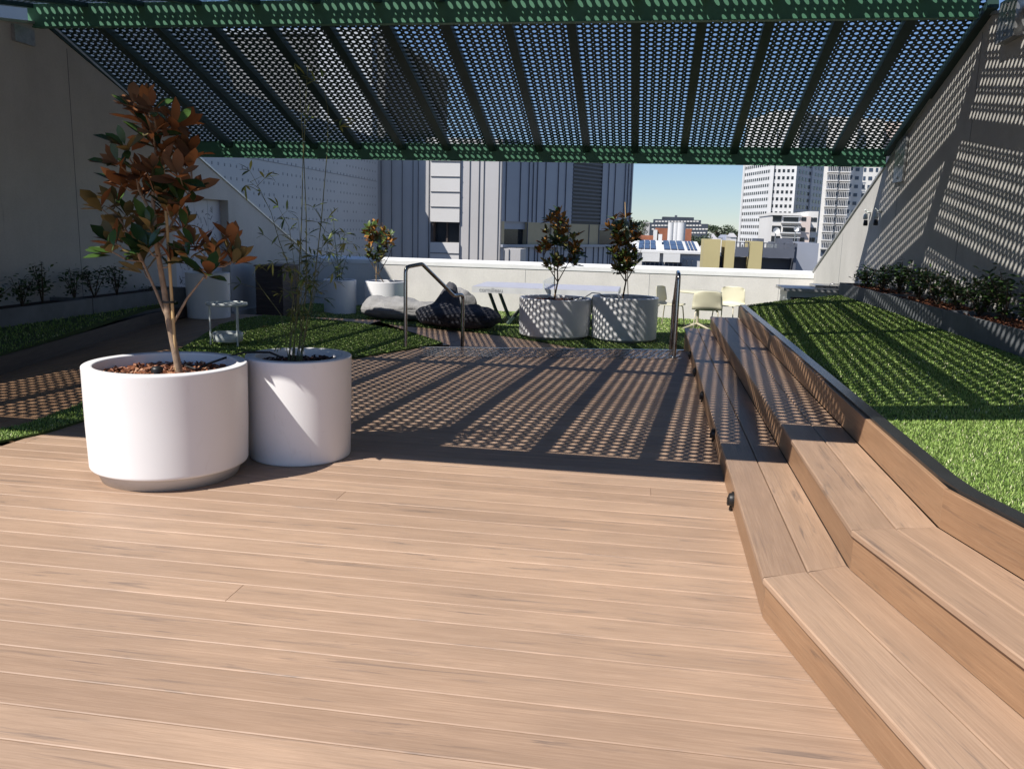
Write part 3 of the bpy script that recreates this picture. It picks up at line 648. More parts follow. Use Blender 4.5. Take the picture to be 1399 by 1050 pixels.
def small_mag(base,cx,top,bot,px,label,seed,shape,sk=None,th=.017):
    tr=random.Random(seed); b=atD(cx,bot,base)
    tips=[(x,y,k) for x,y,k in shape]
    lb=[([(px,0),(cx,bot),(cx-1,(top+bot)/2),(cx,top+12)],.018)]
    lb=[([(px,406),(cx,bot),(cx-1,(top+bot)/2),(cx,top+12)],th),([(cx,bot),(cx-14,bot-22),(cx-20,bot-42)],.010),([(cx,bot),(cx+14,bot-25),(cx+22,bot-50)],.010)]
    return magnolia('magnolia_tree',base,lb,tips,.165,.068,10,label,.017,{0:.3,1:1,2:.5,3:.1},sk,seed=seed,depth=.28,mats=M['barkdark'],jit=1.5)
def blob(cx,cy,rx,ry,n,tr,rtop):
    out=[]
    for k in range(n):
        a=tr.uniform(0,6.283); q=math.sqrt(tr.random()); x=cx+rx*q*math.cos(a); y=cy+ry*q*math.sin(a)
        out.append((x,y,1 if tr.random()<(rtop if y<cy else rtop*.35) else (0 if tr.random()<.6 else 2)))
    return out
tr=random.Random(5)
sh=blob(762,312,14,20,16,tr,.7)+blob(744,340,8,10,6,tr,.7)+blob(782,340,10,16,10,tr,.6)+blob(765,360,18,10,12,tr,.05)+[(763,291,1),(745,332,1),(785,320,1),(787,334,1),(750,300,1)]
small_mag((-1.52,14.35,ZF+.58),762,288,385,760,'magnolia with forked crown in the wide dappled planter',21,sh,((758,406),(757,300)))
sh=blob(855,330,18,26,34,tr,.55)+blob(856,362,15,12,14,tr,.0)+[(842,298,1),(834,312,1),(846,325,1),(868,325,1),(838,345,1),(858,295,1),(868,318,1)]
small_mag((-.36,14.42,ZF+.64),855,292,385,853,'dense upright magnolia in the right dappled planter with a stake above it',22,sh,((858,404),(854,276)))
sh=blob(517,325,17,18,26,tr,1.3)+blob(518,350,16,10,10,tr,.2)+[(513,306,1),(500,318,1),(528,315,1)]
small_mag((PC2[0],PC2[1],ZF+.6),517,306,375,516,'round magnolia glowing orange against the neighbouring facade',23,sh,((514,395),(514,345)),.012)
def bamboo(base,culms,label,lw=.014,L=.085,r=.0045,seed=3,dens=1.0,leafat=None):
    tr=random.Random(seed); root=empty('bamboo_plant',base,label,'bamboo','bamboo plants in white planters'); m=MB(); lm=MB(); B=Vector(base)
    for cul in culms:
        pts=[atD(x,y,base) for x,y in cul[0]]; pts[0]=Vector((pts[0].x,pts[0].y,base[2]))+AX*tr.uniform(-.08,.08)
        off=tr.uniform(-.15,.15)
        pts=[p+AX*off*(i/len(pts)) for i,p in enumerate(pts)]
        P=[]
        for i in range(len(pts)-1):
            for t in (0,.33,.66): P.append(pts[i].lerp(pts[i+1],t))
        P.append(pts[-1]); m.tube(P,[r*cul[2]*(1-.75*i/len(P)) for i in range(len(P))],6)
        for i in range(2,len(P)):
            if tr.random()<cul[1]*dens:
                p=P[i]; d=Vector((tr.uniform(-1,1),tr.uniform(-1,1),tr.uniform(-.1,.7))).normalized(); q=p+d*tr.uniform(.05,.16)
                m.tube([p,q],[r*.35,r*.2],4)
                for k in range(tr.randint(2,5)):
                    dd=(d+Vector((tr.uniform(-.9,.9),tr.uniform(-.9,.9),tr.uniform(-1.0,.3)))).normalized()
                    leaf(lm,q,dd,Vector((tr.uniform(-.4,.4),tr.uniform(-.4,.4),1)),L*tr.uniform(.6,1.2),lw*tr.uniform(.8,1.2),.25,0,0,tr.random(),tr.random(),seg=4)
    part(m,'culm',M['culm'],root); part(lm,'leaves',M['bamboo_leaf'],root); return root
bb=(PS[0]-.03,PS[1]+.02,.60)
cl=[([(402,482),(407,400),(412,300),(414,200),(408,110),(402,90)],.35,1),([(406,482),(418,400),(418,300),(414,210),(417,130),(419,88)],.35,1),([(412,482),(428,390),(438,300),(446,200),(446,150),(440,120)],.35,1),
    ([(398,482),(402,420),(392,360),(380,330),(368,290),(352,258),(338,248)],.6,.8),([(400,482),(408,420),(425,380),(445,350),(462,335),(480,330)],.7,.7),([(396,482),(400,430),(408,390),(395,355),(375,350)],.7,.7),
    ([(404,482),(410,430),(418,390),(440,365),(470,352)],.8,.6),([(408,482),(416,440),(414,400),(420,370),(430,340)],.9,.7),([(394,482),(398,440),(403,400),(405,370)],.9,.7),([(415,482),(422,430),(432,395),(452,378)],.7,.6),
    ([(398,482),(385,430),(360,395),(348,376)],.4,.6),([(402,482),(404,440),(411,400),(414,350),(410,300)],.7,.7),([(410,482),(421,440),(428,400),(433,360),(437,320)],.6,.6),([(414,482),(412,440),(409,400),(402,340),(398,310)],.6,.6)]
bamboo(bb,cl,'tall wispy bamboo with thin stems in the narrower near planter')
cl=[([(461,388),(462,360),(458,330),(456,300),(452,285)],.8,1.2),([(463,388),(464,365),(466,340),(462,320)],.9,1.2),([(459,388),(458,368),(452,350),(446,345)],.9,1),([(465,388),(468,370),(474,350),(484,345)],.8,1)]
bamboo((PC1[0],PC1[1],ZF+.63),cl,'small pale bamboo against the far left parapet',lw=.025,L=.13,r=.008,seed=9)
# ------------------------------------------------------------ long planter boxes and shrubs
bx=empty('planter_box',(3.1,8,.6),'long grey planter box along the right wall filled with dark shrubs','planter box')
yy=13.35
while yy>1:
    m=MB(); y0=yy-2.27; zb=.56
    m.box(2.90,2.93,y0,yy,zb,.825); m.box(3.46,3.49,y0,yy,zb,.825); m.box(2.93,3.46,y0,y0+.03,zb,.822); m.box(2.93,3.46,yy-.03,yy,zb,.822)
    part(m,'box_module',M['planterbox'],bx); yy-=2.28
m=MB(); m.box(2.932,3.458,1,13.3,.3,.765,1)
for k in range(2600):
    x,y=rng.uniform(2.95,3.44),rng.uniform(5.5,13.3); a=Vector((rng.gauss(0,1),rng.gauss(0,1),rng.gauss(0,.4))).normalized(); b=a.cross(Vector((0,.2,1))).normalized(); e=a.cross(b)
    m.obox((x,y,.768+rng.uniform(0,.025)),a*.028*rng.uniform(.5,1.2),b*.008,e*.003,0,r=rng.random()*.8)
part(m,'mulch',[M['mulch'],M['soil']],bx)
m=MB(); m.box(2.905,3.49,1,13.3,.0,.555); part(m,'base',M['concrete'],bx)
bl=empty('planter_box',(-7.3,8,.2),'long grey planter box against the shaded left wall','planter box')
for a,b in ((3.0,5.3),(5.32,7.6),(7.62,9.9),(9.92,12.2)):
    m=MB(); m.box(-7.05,-7.02,a,b,.10,.465); m.box(-7.60,-7.05,b-.03,b,.10,.462); m.box(-7.60,-7.05,a,a+.03,.10,.462); part(m,'box_module',M['planterbox'],bl)
m=MB(); m.box(-7.6,-7.052,3,12.15,.1,.42); part(m,'soil',M['soil'],bl)
def shrub(base,rx,ry,h,nl,label,group,seed,L=.06,stems=5):
    tr=random.Random(seed); root=empty('shrub',base,label,'shrub',group); B=Vector(base); st_=MB(); lm=MB()
    for k in range(stems):
        t=tr.uniform(0,6.283); q=tr.uniform(.3,1); top=B+Vector((rx*q*math.cos(t),ry*q*math.sin(t),h*tr.uniform(.6,1.05))); mid=B.lerp(top,.5)+Vector((0,0,.04)); st_.tube([B,mid,top],[.008,.006,.003],5)
        for j in range(nl//stems):
            u=tr.uniform(.12,1)**.8; p=(B.lerp(mid,u*2) if u<.5 else mid.lerp(top,u*2-1))+Vector((tr.gauss(0,.05),tr.gauss(0,.06),tr.gauss(0,.03)))
            if p.z<B.z+.02: continue
            d=Vector((tr.gauss(0,1),tr.gauss(0,1),tr.uniform(-.2,1))).normalized()
            leaf(lm,p,d,Vector((tr.gauss(0,.4),tr.gauss(0,.4),1)),L*tr.uniform(.6,1.2),L*.45,.2,0,0,tr.random()**1.5 if tr.random()<.96 else 1,tr.random(),seg=4)
    part(st_,'stem',M['barkdark'],root); part(lm,'foliage',M['shrub_leaf'],root); return root
sl_=['shrub at the far end of the right planter box beside the barbecue','low dense shrub second from the far end of the right planter box','shrub in the right box with a pale leaf near its top','broad shrub midway along the right planter box','shrub with bark showing below it in the right box','thin shrub against dappled light on the right wall','rounded shrub just before the tall one in the right box','tall shrub with bright green tips in the right box','near shrub at the picture edge in the right box','nearest shrub cut by the right picture edge']
for i,(y,h) in enumerate(((12.9,.30),(12.2,.36),(11.4,.42),(10.6,.40),(9.9,.36),(9.3,.34),(8.7,.34),(8.1,.46),(7.5,.36),(6.9,.38))):
    shrub((3.2,y,.775),.20,.36,h,330,sl_[i],'shrubs along the right wall',40+i,.062,8)
sl2=['shaded shrub at the left picture edge in the left box','second shaded shrub from the left picture edge','tall thin shaded shrub left of the box joint','shaded shrub by the joint of the left planter box','shaded shrub right of the box joint','low trailing shaded plant at the far end of the left box']
for i,(y,h) in enumerate(((8.5,.30),(9.0,.36),(9.35,.50),(9.95,.42),(10.35,.40),(10.85,.42))):
    shrub((-7.3,y,.42),.18,.28,h,170,sl2[i],'shrubs along the left wall',60+i,.062,5)
shrub((-7.2,11.6,.40),.16,.4,.12,80,'small ground hugging plant past the shrubs of the left box','shrubs along the left wall',77,.05,5)
# ------------------------------------------------------------ furniture
# side table
sb=(-4.93,9.45,0); t=empty('side_table',sb,'small round white metal side table on the turf behind the planters','side table')
r=.24; m=MB(); m.lathe([(r-.012,.50),(r,.505),(r,.53),(r-.012,.535),(r-.014,.53),(r-.014,.505),(r-.012,.50)],sb,48)
n=8
for i in range(-n,n+1):
    w=math.sqrt(max(0,(r-.006)**2-(i*.03)**2))
    if w>.03: m.box(sb[0]+i*.03-.0085,sb[0]+i*.03+.0085,sb[1]-w,sb[1]+w,.517,.521)
    if w>.03: m.box(sb[0]-w,sb[0]+w,sb[1]+i*.03-.0085,sb[1]+i*.03+.0085,.5215,.5245)
part(m,'table_top',M['white_metal'],t)
for a in (R(200),R(330),R(80)):
    m=MB(); x,y=sb[0]+.20*math.cos(a),sb[1]+.20*math.sin(a); m.tube([(x,y,.0),(x,y,.51)],.011,10); part(m,'leg',M['white_metal'],t)
m=MB(); m.lathe([(.001,.07),(.165,.07),(.172,.075),(.178,.17),(.170,.175),(.165,.17),(.160,.085),(.001,.082)],sb,40); part(m,'tray',M['white_metal'],t)
# timber box
bxx=empty('timber_box',(-7.05,15.5,ZF),'dark brown slatted timber box against the left wall','storage box'); m=MB()
for k in range(9): z0=ZF+.02+k*.108; m.box(-7.33,-6.78,15.2,15.95,z0,z0+.104)
part(m,'slat_body',M['timberbox'],bxx); m=MB(); m.box(-7.35,-6.76,15.18,15.97,ZF+.995,ZF+1.02); part(m,'lid',M['timberbox'],bxx)
# bean bags
def beanbag(c,sx,sy,h,rot,mat,label,seed,peak=None,fold=.05,sag=.55):
    tr=random.Random(seed); root=empty('bean_bag',c,label,'bean bag','bean bags heaped on the lower turf'); m=MB(); NU,NV=64,34; vs=[]; o=Vector((tr.uniform(0,50),)*3)
    for j in range(NV+1):
        ph=math.pi*(j/NV)-math.pi/2
        for i in range(NU):
            th=2*math.pi*i/NU; cu,su=math.cos(th),math.sin(th); cv,sv=math.cos(ph),math.sin(ph)
            ex=.62; f=lambda a,e: math.copysign(abs(a)**e,a)
            x=f(cu,ex)*f(cv,.62); y=f(su,ex)*f(cv,.62); z=f(sv,.75)
            zz=(z*.5+.5)
            top=1-.22*abs(x)**2*sag-.1*(y*y)
            p=Vector((x*sx,y*sy,zz*h*top))
            if peak:
                g=math.exp(-(((p.x-peak[0])/peak[3])**2+((p.y-peak[1])/peak[3])**2)); p.z+=g*peak[2]*zz**1.5; p.x+=(peak[0]-p.x)*g*.35*zz
            q=Vector((p.x*1.6,p.y*1.6,p.z*2.4))+o; nn=noise.noise(q*1.3); rd=abs(noise.noise(q*2.6+Vector((3,1,7)))); r3=abs(noise.noise(q*5.2))
            k=(fold*1.2*nn-fold*1.5*(.35-rd)*(rd<.35)-fold*.5*(.25-r3)*(r3<.25))
            dv=Vector((x,y,z)).normalized(); p+=dv*k*(.25+.75*min(1,zz*2)); p.z=max(p.z,.004+.002*zz)
            vs.append(p)
    cr,sr=math.cos(rot),math.sin(rot); vs=[Vector((c[0]+p.x*cr-p.y*sr,c[1]+p.x*sr+p.y*cr,c[2]+p.z)) for p in vs]
    m.add(vs,[(j*NU+i,j*NU+(i+1)%NU,(j+1)*NU+(i+1)%NU,(j+1)*NU+i) for j in range(NV) for i in range(NU)],smooth=True)
    cov=part(m,'cover',mat,root)
    m=MB(); k0=int(NV*.52)
    sp=[vs[k0*NU+i]+Vector((0,0,.004)) for i in range(0,NU)]; m.tube(sp+[sp[0]],.008,5,cap=False); part(m,'seam',mat,cov)
    return root
zb=ZF+.03
beanbag((-4.62,15.95,zb),.86,.42,.42,R(8),M['fab_grey'],'light grey bean bag lying flat at the left of the heap',1,peak=(-.65,.1,.10,.25),fold=.06)
beanbag((-3.75,15.35,zb),.46,.44,.37,R(20),M['fab_char'],'charcoal bean bag slumped upright in the middle of the heap',2,peak=(.22,.0,.44,.30),fold=.07)
beanbag((-3.22,15.0,zb),.68,.48,.40,R(-8),M['fab_black'],'black bean bag spread wide at the right of the heap',3,fold=.06,sag=.9)
beanbag((-3.55,16.1,zb),.34,.34,.62,R(40),M['fab_grey'],'grey bean bag tip rising behind the charcoal one',4,peak=(.0,.0,.05,.2),fold=.05)
# table tennis table
TX0,TX1,TY0,TY1,TZ=-3.20,-.46,15.6,17.1,.40; tt=empty('tennis_table',(-1.8,16.3,ZF),'long pale outdoor table tennis table behind the dappled planters','table')
m=MB(); m.box(TX0+.01,TX1-.01,TY0+.01,TY1-.01,TZ,TZ+.006); part(m,'playing_surface',M['pp_top'],tt)
m=MB(); m.box(TX0,TX1,TY0,TY1,TZ-.11,TZ-.001); sd_=part(m,'table_frame',M['pp_side'],tt)
fc=bpy.data.curves.new('lettering','FONT'); fc.body='cornilleau'; fc.size=.115; fc.extrude=.002; fo=bpy.data.objects.new('lettering',fc); COL.objects.link(fo); fo.parent=tt
fc.materials.append(M['ink']); bpy.context.view_layer.update(); me_=bpy.data.meshes.new_from_object(fo.evaluated_get(bpy.context.evaluated_depsgraph_get())); bpy.data.objects.remove(fo); fo=bpy.data.objects.new('lettering',me_); COL.objects.link(fo); fo.parent=tt; fo.rotation_euler=(R(90),0,0); fo.location=Vector((TX0+.14,TY0-.003,TZ-.09))-tt.location
for (a,b) in ((( -2.95,16.0,TZ-.09),(-2.72,16.1,ZF+.02)),((-2.72,15.85,TZ-.09),(-2.48,15.95,ZF+.02)),((-.9,16.0,TZ-.09),(-1.1,16.1,ZF+.02)),((-.9,16.7,TZ-.09),(-1.1,16.6,ZF+.02))):
    m=MB(); m.bar(a,b,.09,.05); part(m,'leg',M['pp_leg'],tt)
m=MB(); arc=[]
for k in range(13):
    u=k/12; arc.append(Vector((-2.55+u*1.6,15.9+.5*u,ZF+.03+(.60)*math.sin(min(1,u*2.2)*math.pi/2)*(1 if u<.55 else math.sin(min(1,(1-u)*2.2)*math.pi/2)))))
for a,b in zip(arc,arc[1:]): m.bar(a,b,.10,.05)
part(m,'arch_brace',M['pp_leg'],tt)
m=MB(); nx=-1.83
for k in range(6): m.box(nx-.004,nx+.004,TY0-.10,TY1+.10,TZ+.02+k*.026,TZ+.030+k*.026)
m.box(nx-.012,nx+.012,TY0-.12,TY0-.10,TZ-.05,TZ+.17); m.box(nx-.012,nx+.012,TY1+.10,TY1+.12,TZ-.05,TZ+.17); part(m,'net',M['white_metal'],tt)
# cafe table and chairs
ct=(1.06,16.75,ZF); t=empty('cafe_table',ct,'small round beige pedestal table among three chairs','table')
m=MB(); m.lathe([(.001,.735),(.42,.735),(.43,.725),(.43,.712),(.41,.705),(.001,.705)],ct,40); part(m,'table_top',M['beige'],t)
m=MB(); m.tube([(ct[0],ct[1],ZF+.03),(ct[0],ct[1],ZF+.705)],.028,12); part(m,'pedestal',M['beige_leg'],t)
for k in range(4):
    a=R(40+90*k); m=MB(); m.tube([(ct[0],ct[1],ZF+.10),(ct[0]+.36*math.cos(a),ct[1]+.36*math.sin(a),ZF+.02)],[.026,.018],8); part(m,'foot',M['beige_leg'],t)
def chair(c,rot,label):
    root=empty('cafe_chair',c,label,'chair','beige plastic chairs round the small table'); root.rotation_euler=(0,0,rot)
    m=MB(); vs=[];NU,prof=12,[(-.225,.445),(-.19,.452),(-.10,.447),(.05,.443),(.17,.452),(.215,.475),(.235,.53),(.245,.62),(.258,.72),(.268,.79),(.27,.805)]
    n=len(prof)
    for side in (0,1):
        for (y,z) in prof:
            for i in range(NU+1):
                u=-1+2*i/NU; w=.272 if z<.5 else .272-.03*((z-.5)/.3)**2
                if z>.79: w*=.88
                yy=y-(.055*u*u if z>.5 else 0); zz=z+(.018*u*u if z<.5 else 0)-(.02*u**4 if z>.7 else 0)
                vs.append((u*w,yy-(side*.008 if z>.5 else 0),zz-(side*.010 if z<=.5 else 0)))
    F=[]; Wn=NU+1
    for j in range(n-1):
        for i in range(NU): a=j*Wn+i; F.append((a,a+1,a+Wn+1,a+Wn)); b=n*Wn+a; F.append((b,b+Wn,b+Wn+1,b+1))
    for j in range(n-1):
        for i in (0,NU): a=j*Wn+i; b=n*Wn+a; F.append((a,a+Wn,b+Wn,b) if i==0 else (a,b,b+Wn,a+Wn))
    for i in range(NU):
        for j in (0,n-1): a=j*Wn+i; b=n*Wn+a; F.append((a,b,b+1,a+1) if j==0 else (a,a+1,b+1,b))
    m.add(vs,F,smooth=True); m.build('seat_shell',M['beige'],root)
    for sx in (-1,1):
        for sy in (-1,1):
            m=MB(); m.tube([(sx*.17,sy*.15,.445),(sx*.205,sy*.19,.40),(sx*.235,sy*.235,.0)],.0115,8); m.build('leg',M['beige_leg'],root)
    return root
chair((.52,16.75,ZF),R(90-22),'beige chair left of the small table, in profile beside the handrail')
chair((1.17,15.95,ZF),R(180-4),'beige chair with its back to the camera')
chair((1.66,17.2,ZF),R(-30),'beige chair behind the small table facing the camera')
# barbecue bench
bq=empty('barbecue_bench',(2.9,14.9,ZF),'stainless steel barbecue bench in the far right corner','barbecue')
m=MB(); m.box(2.34,3.46,14.5,15.25,ZF,.60); m.box(2.40,2.80,14.49,14.498,.44,.50,1); part(m,'cabinet',[M['white_metal'],M['black']],bq)
m=MB(); m.box(2.27,3.49,14.42,15.32,.602,.65); part(m,'bench_top',M['galv'],bq)
m=MB(); m.box(2.80,3.38,14.62,15.15,.652,.70); ld=part(m,'hotplate_lid',M['steel'],bq); m=MB(); m.tube([(3.02,14.60,.70),(3.02,14.58,.73),(3.16,14.58,.73),(3.16,14.60,.70)],.008,6); part(m,'handle',M['steel'],ld)
# wall lights
for i,(Y,lab) in enumerate(((14.39,'small white wall light on the sunlit part of the right wall'),(13.78,'small wall light at the shadow edge of the right wall'))):
    root=empty('wall_light',(3.5,Y,1.88),lab,'wall light','spot lights on the right wall')
    m=MB(); m.tube([(3.498,Y,1.88),(3.44,Y,1.90),(3.40,Y-.03,1.93)],.012,8); m.lathe([(.001,.0),(.04,.0),(.04,.01),(.001,.01)],(3.46,Y,1.89),12); part(m,'arm',M['white_metal'],root)
    for dz in (-.02,-.12):
        m=MB(); m.lathe([(.001,.09),(.028,.09),(.036,.02),(.03,0),(.001,.004)],(3.41,Y-.05+dz*.4,1.80+dz),14); part(m,'lamp_head',M['white_metal'] if dz>-.05 else M['black'],root)
# ------------------------------------------------------------ neighbouring building
nb=empty('neighbour_building',(-6,34,-18),'neighbouring building clad in grey and white ribbed metal, receding face coloured in shade blue','building')
ZT=4.75
def V(x,y,z): return Vector((x,y,z))
def quadbox(p,q,z0,z1,th,mat,name,root,seams=0,hs=0,rs=None,mats2=None,seed=1,sw=.018):
    p=Vector((p[0],p[1],0));q=Vector((q[0],q[1],0)); d=(q-p); L=d.length; d.normalize(); n=Vector((d.y,-d.x,0))
    m=MB(); m.hexa([p+V(0,0,z0),q+V(0,0,z0),q-n*th+V(0,0,z0),p-n*th+V(0,0,z0)],[p+V(0,0,z1),q+V(0,0,z1),q-n*th+V(0,0,z1),p-n*th+V(0,0,z1)])
    tr=random.Random(seed)
    if seams:
        x=0
        while x<L:
            c=p+d*x+n*.02+V(0,0,(z0+z1)/2); m.obox(c,d*sw/2,n*.02,V(0,0,(z1-z0)/2-.01),1); x+=seams*tr.choice((.5,1,1,1.6))
    if hs:
        z=z0+hs
        while z<z1: m.obox(p+d*L/2+n*.015+V(0,0,z),d*(L/2-.01),n*.015,V(0,0,sw*.7),1); z+=hs
    return part(m,name,[mat,M['seam']],root)
G=lambda x,y,Y: atY(x,y,Y)
xa=G(522,320,32).x; xb=G(588.7,320,32).x; xc=G(628,320,32).x; xd=G(683,320,32).x
WZ0,WZ1=G(600,331,32).z,G(600,303,32).z
quadbox((xa-1.5,32),(xb,32),-18,ZT,3,M['clad_lit'],'ribbed_wall',nb,.42,seed=2)
quadbox((xb,31.9),(xc,31.9),WZ1,ZT,3,M['clad_white'],'panel_wall',nb,0,.56); quadbox((xb,31.9),(xc,31.9),-18,WZ0,3,M['clad_white'],'panel_wall',nb,0,.56)
wn=quadbox((xb,32.35),(xc,32.35),WZ0,WZ1,2.4,M['glassdark'],'window',nb)
m=MB(); xm=(xb+xc)/2; m.box(xm-.03,xm+.03,32.28,32.34,WZ0,WZ1); m.box(xb,xb+.10,31.95,32.34,WZ0,WZ1); part(m,'window_frame',M['timberbox'],wn)
quadbox((xc,32),(xd,32),-18,ZT,3,M['clad_lit'],'ribbed_wall',nb,.36,seed=4)
A0=Vector((xd,32,0)); A1=G(861,320,40.5); A1.z=0; dd=(A1-A0); LL=dd.length
def onf(px):   # fraction along receding face whose image column is px
    lo,hi=0,1
    for _ in range(30):
        mid=(lo+hi)/2; P=A0+dd*mid; P.z=1.5; v=P-CAM; x=699.5+FPX*v.dot(Rt)/v.dot(Fw)
        if x<px: lo=mid
        else: hi=mid
    return A0+dd*lo
def zat(px,py): P=onf(px); d=ray(px,py); return CAMH+d.z*(P.y/d.y)
s0,s1,s2=onf(683.5),onf(780),onf(819); zl=zat(760,305)
quadbox(s0,s1,zl,ZT,3,M['clad_shade_blue'],'ribbed_wall',nb,.55,seed=6); quadbox(s2,A1,zl,ZT,3,M['clad_shade_blue'],'ribbed_wall',nb,.55,seed=7)
n_=Vector((dd.y,-dd.x,0)).normalized()
quadbox(s1,s2,zl,ZT,3,M['louvre'],'louvre_panel',nb,0,.16,sw=.05)
zw=zat(760,334)
for a,b,mt,nm,zz0,zz1,of in ((683.6,689,'beigepanel','beige_panel',zw,zl,0),(720,776,'beigepanel','beige_panel',zw,zl,0),(776,818,'beigepanel','beige_panel',zw,zl,0),(689,720,'clad_shade_blue','window_blind',(zw+zl)/2+.15,zl,-.1),(689,720,'glassdark','window',zw,(zw+zl)/2+.15,-.2),(818,840,'clad_shade_blue','window_blind',(zw+zl)/2+.2,zl,-.1),(818,861,'glassdark','window',zw,(zw+zl)/2+.2,-.2)):
    quadbox(onf(a)+n_*of,onf(b)+n_*of,zz0,zz1,2.5,M[mt],nm,nb,1.6 if mt=='beigepanel' else 0,sw=.02)
quadbox(A0,A1,-18,zw,3.2,M['clad_shade_blue'],'lower_wall',nb,.4,seed=9)
q0,q1=G(688,345,30.5),G(711,345,30.5); quadbox((q0.x,30.5),(q1.x,30.5),-18,G(700,340,30.5).z,1.4,M['clad_lit'],'stair_box',nb,.4,seed=10)
m=MB(); m.hexa([A0+n_*.15+V(0,0,zw-.10),A1+n_*.15+V(0,0,zw-.10),A1-n_*.3+V(0,0,zw-.10),A0-n_*.3+V(0,0,zw-.10)],[A0+n_*.15+V(0,0,zw),A1+n_*.15+V(0,0,zw),A1-n_*.3+V(0,0,zw),A0-n_*.3+V(0,0,zw)]); part(m,'ledge',M['clad_shade_blue'],nb)
# tall perforated flank wall beyond the left wall
fw=empty('flank_wall',(-10.2,18,-18),'tall pale perforated metal wall beyond the left side wall','wall')
m=MB(); m.xprism([(3,-18),(31.0,-18),(31.0,8.2),(30.4,8.2),(30.4,4.6),(20,4.6),(17,7.4),(3,7.4)],-12,-10); part(m,'wall',M['perfwall'],fw)  # tall end pier added to throw an upright shadow edge on the facade
m=MB(); z=-.5
r9=random.Random(4)
while z<4.3:
    y=13
    while y<30.9:
        if r9.random()<.92: m.obox((-9.996,y,z),Vector((.003,0,0)),Vector((0,.022,0)),Vector((0,.0,.035)))
        y+=.30
    z+=.30
m.box(-9.998,-9.99,3,30.9,3.05,3.07); part(m,'perforation_pattern',M['perfhole'],fw)
rb=empty('rear_building',(-18,40,-18),'tall grey building behind the perforated wall, seen through the left canopy panels','building')
m=MB(); m.box(-27,-11.9,38,50,-18,9.8); part(m,'wall',M['slate2'],rb); m=MB(); m.box(-27.1,-11.8,37.9,50.1,9.802,10.0); part(m,'roof_edge',M['coping'],rb)
# ------------------------------------------------------------ city beyond
def windows(root,items,mat,name='window'):
    # items: list of (centre, half_d, half_z, d, n); first hundred are parts, the rest one part
    items=sorted(items,key=lambda t:-(t[1]*t[2])/((t[0]-CAM).length_squared)); cache={}
    for c,hd,hz_,d,n in items[:100]:
        key=(round(hd,2),round(hz_,2),round(d.x,3),round(d.y,3))
        if key not in cache:
            m=MB(); m.obox((0,0,0),d*hd,n*.04,V(0,0,hz_)); cache[key]=m.mesh(name,mat)
        o=bpy.data.objects.new(name,cache[key]); COL.objects.link(o); o.parent=root; o.location=c-root.location
    if len(items)>100:
        m=MB()
        for c,hd,hz_,d,n in items[100:]: m.obox(c,d*hd,n*.04,V(0,0,hz_))
        o=part(m,name,mat,root); o['kind']='stuff'
def face_win(p,q,z0,z1,cols,rows,wf,hf,skip=None,off=.03):
    p=Vector((p[0],p[1],0));q=Vector((q[0],q[1],0)); d=q-p;L=d.length;d.normalize();n=Vector((d.y,-d.x,0)); out=[]
    cw,rh=L/cols,(z1-z0)/rows
    for j in range(rows):
        for i in range(cols):
            if skip and skip(i,j): continue
            out.append((p+d*(cw*(i+.5))+n*off+V(0,0,z0+rh*(j+.5)),cw*wf/2,rh*hf/2,d,n))
    return out
# octagonal tower
TD=190
tw=empty('office_tower',G(1065,330,TD)*1.0,'white octagonal office tower with a grid of small windows','tower'); tw.location.z=-18
def PT(x,Y): p=G(x,300,Y); return (p.x,p.y)
pts=[PT(1013,TD+16),PT(1050,TD+1),PT(1081,TD),PT(1123,TD+17)]; zt=G(1060,150,TD).z; zb_=-18
m=MB(); m.hexa([(*p,zb_) for p in pts]+[(pts[3][0]+12,TD+50,zb_),(pts[0][0]+14,TD+50,zb_)],[(*p,zt) for p in pts]+[(pts[3][0]+12,TD+50,zt),(pts[0][0]+14,TD+50,zt)])
for i in range(3):
    p,q=Vector((*pts[i],0)),Vector((*pts[i+1],0)); d=(q-p).normalized(); n=Vector((d.y,-d.x,0))
    for e in ((p,) if i==0 else (p,(p+q)/2) if i==2 else (p,)): m.obox(e+n*.15+V(0,0,(zt+zb_)/2),d*.35,n*.25,V(0,0,(zt-zb_)/2))
part(m,'tower_body',M['tower'],tw)
fl=(G(1050,221,TD).z-G(1050,320,TD).z)/10.3; rows=int((zt-zb_)/fl); it=[]
it+=face_win(pts[0],pts[1],zb_,zb_+rows*fl,13,rows,.5,.42); it+=face_win(pts[1],pts[2],zb_,zb_+rows*fl,5,rows,.52,.42); it+=face_win(pts[2],pts[3],zb_,zb_+rows*fl,10,rows,.55,.5)
it=[w for w in it if -2<w[0].z<G(1060,205,TD).z]
windows(tw,it,M['glassdark'])
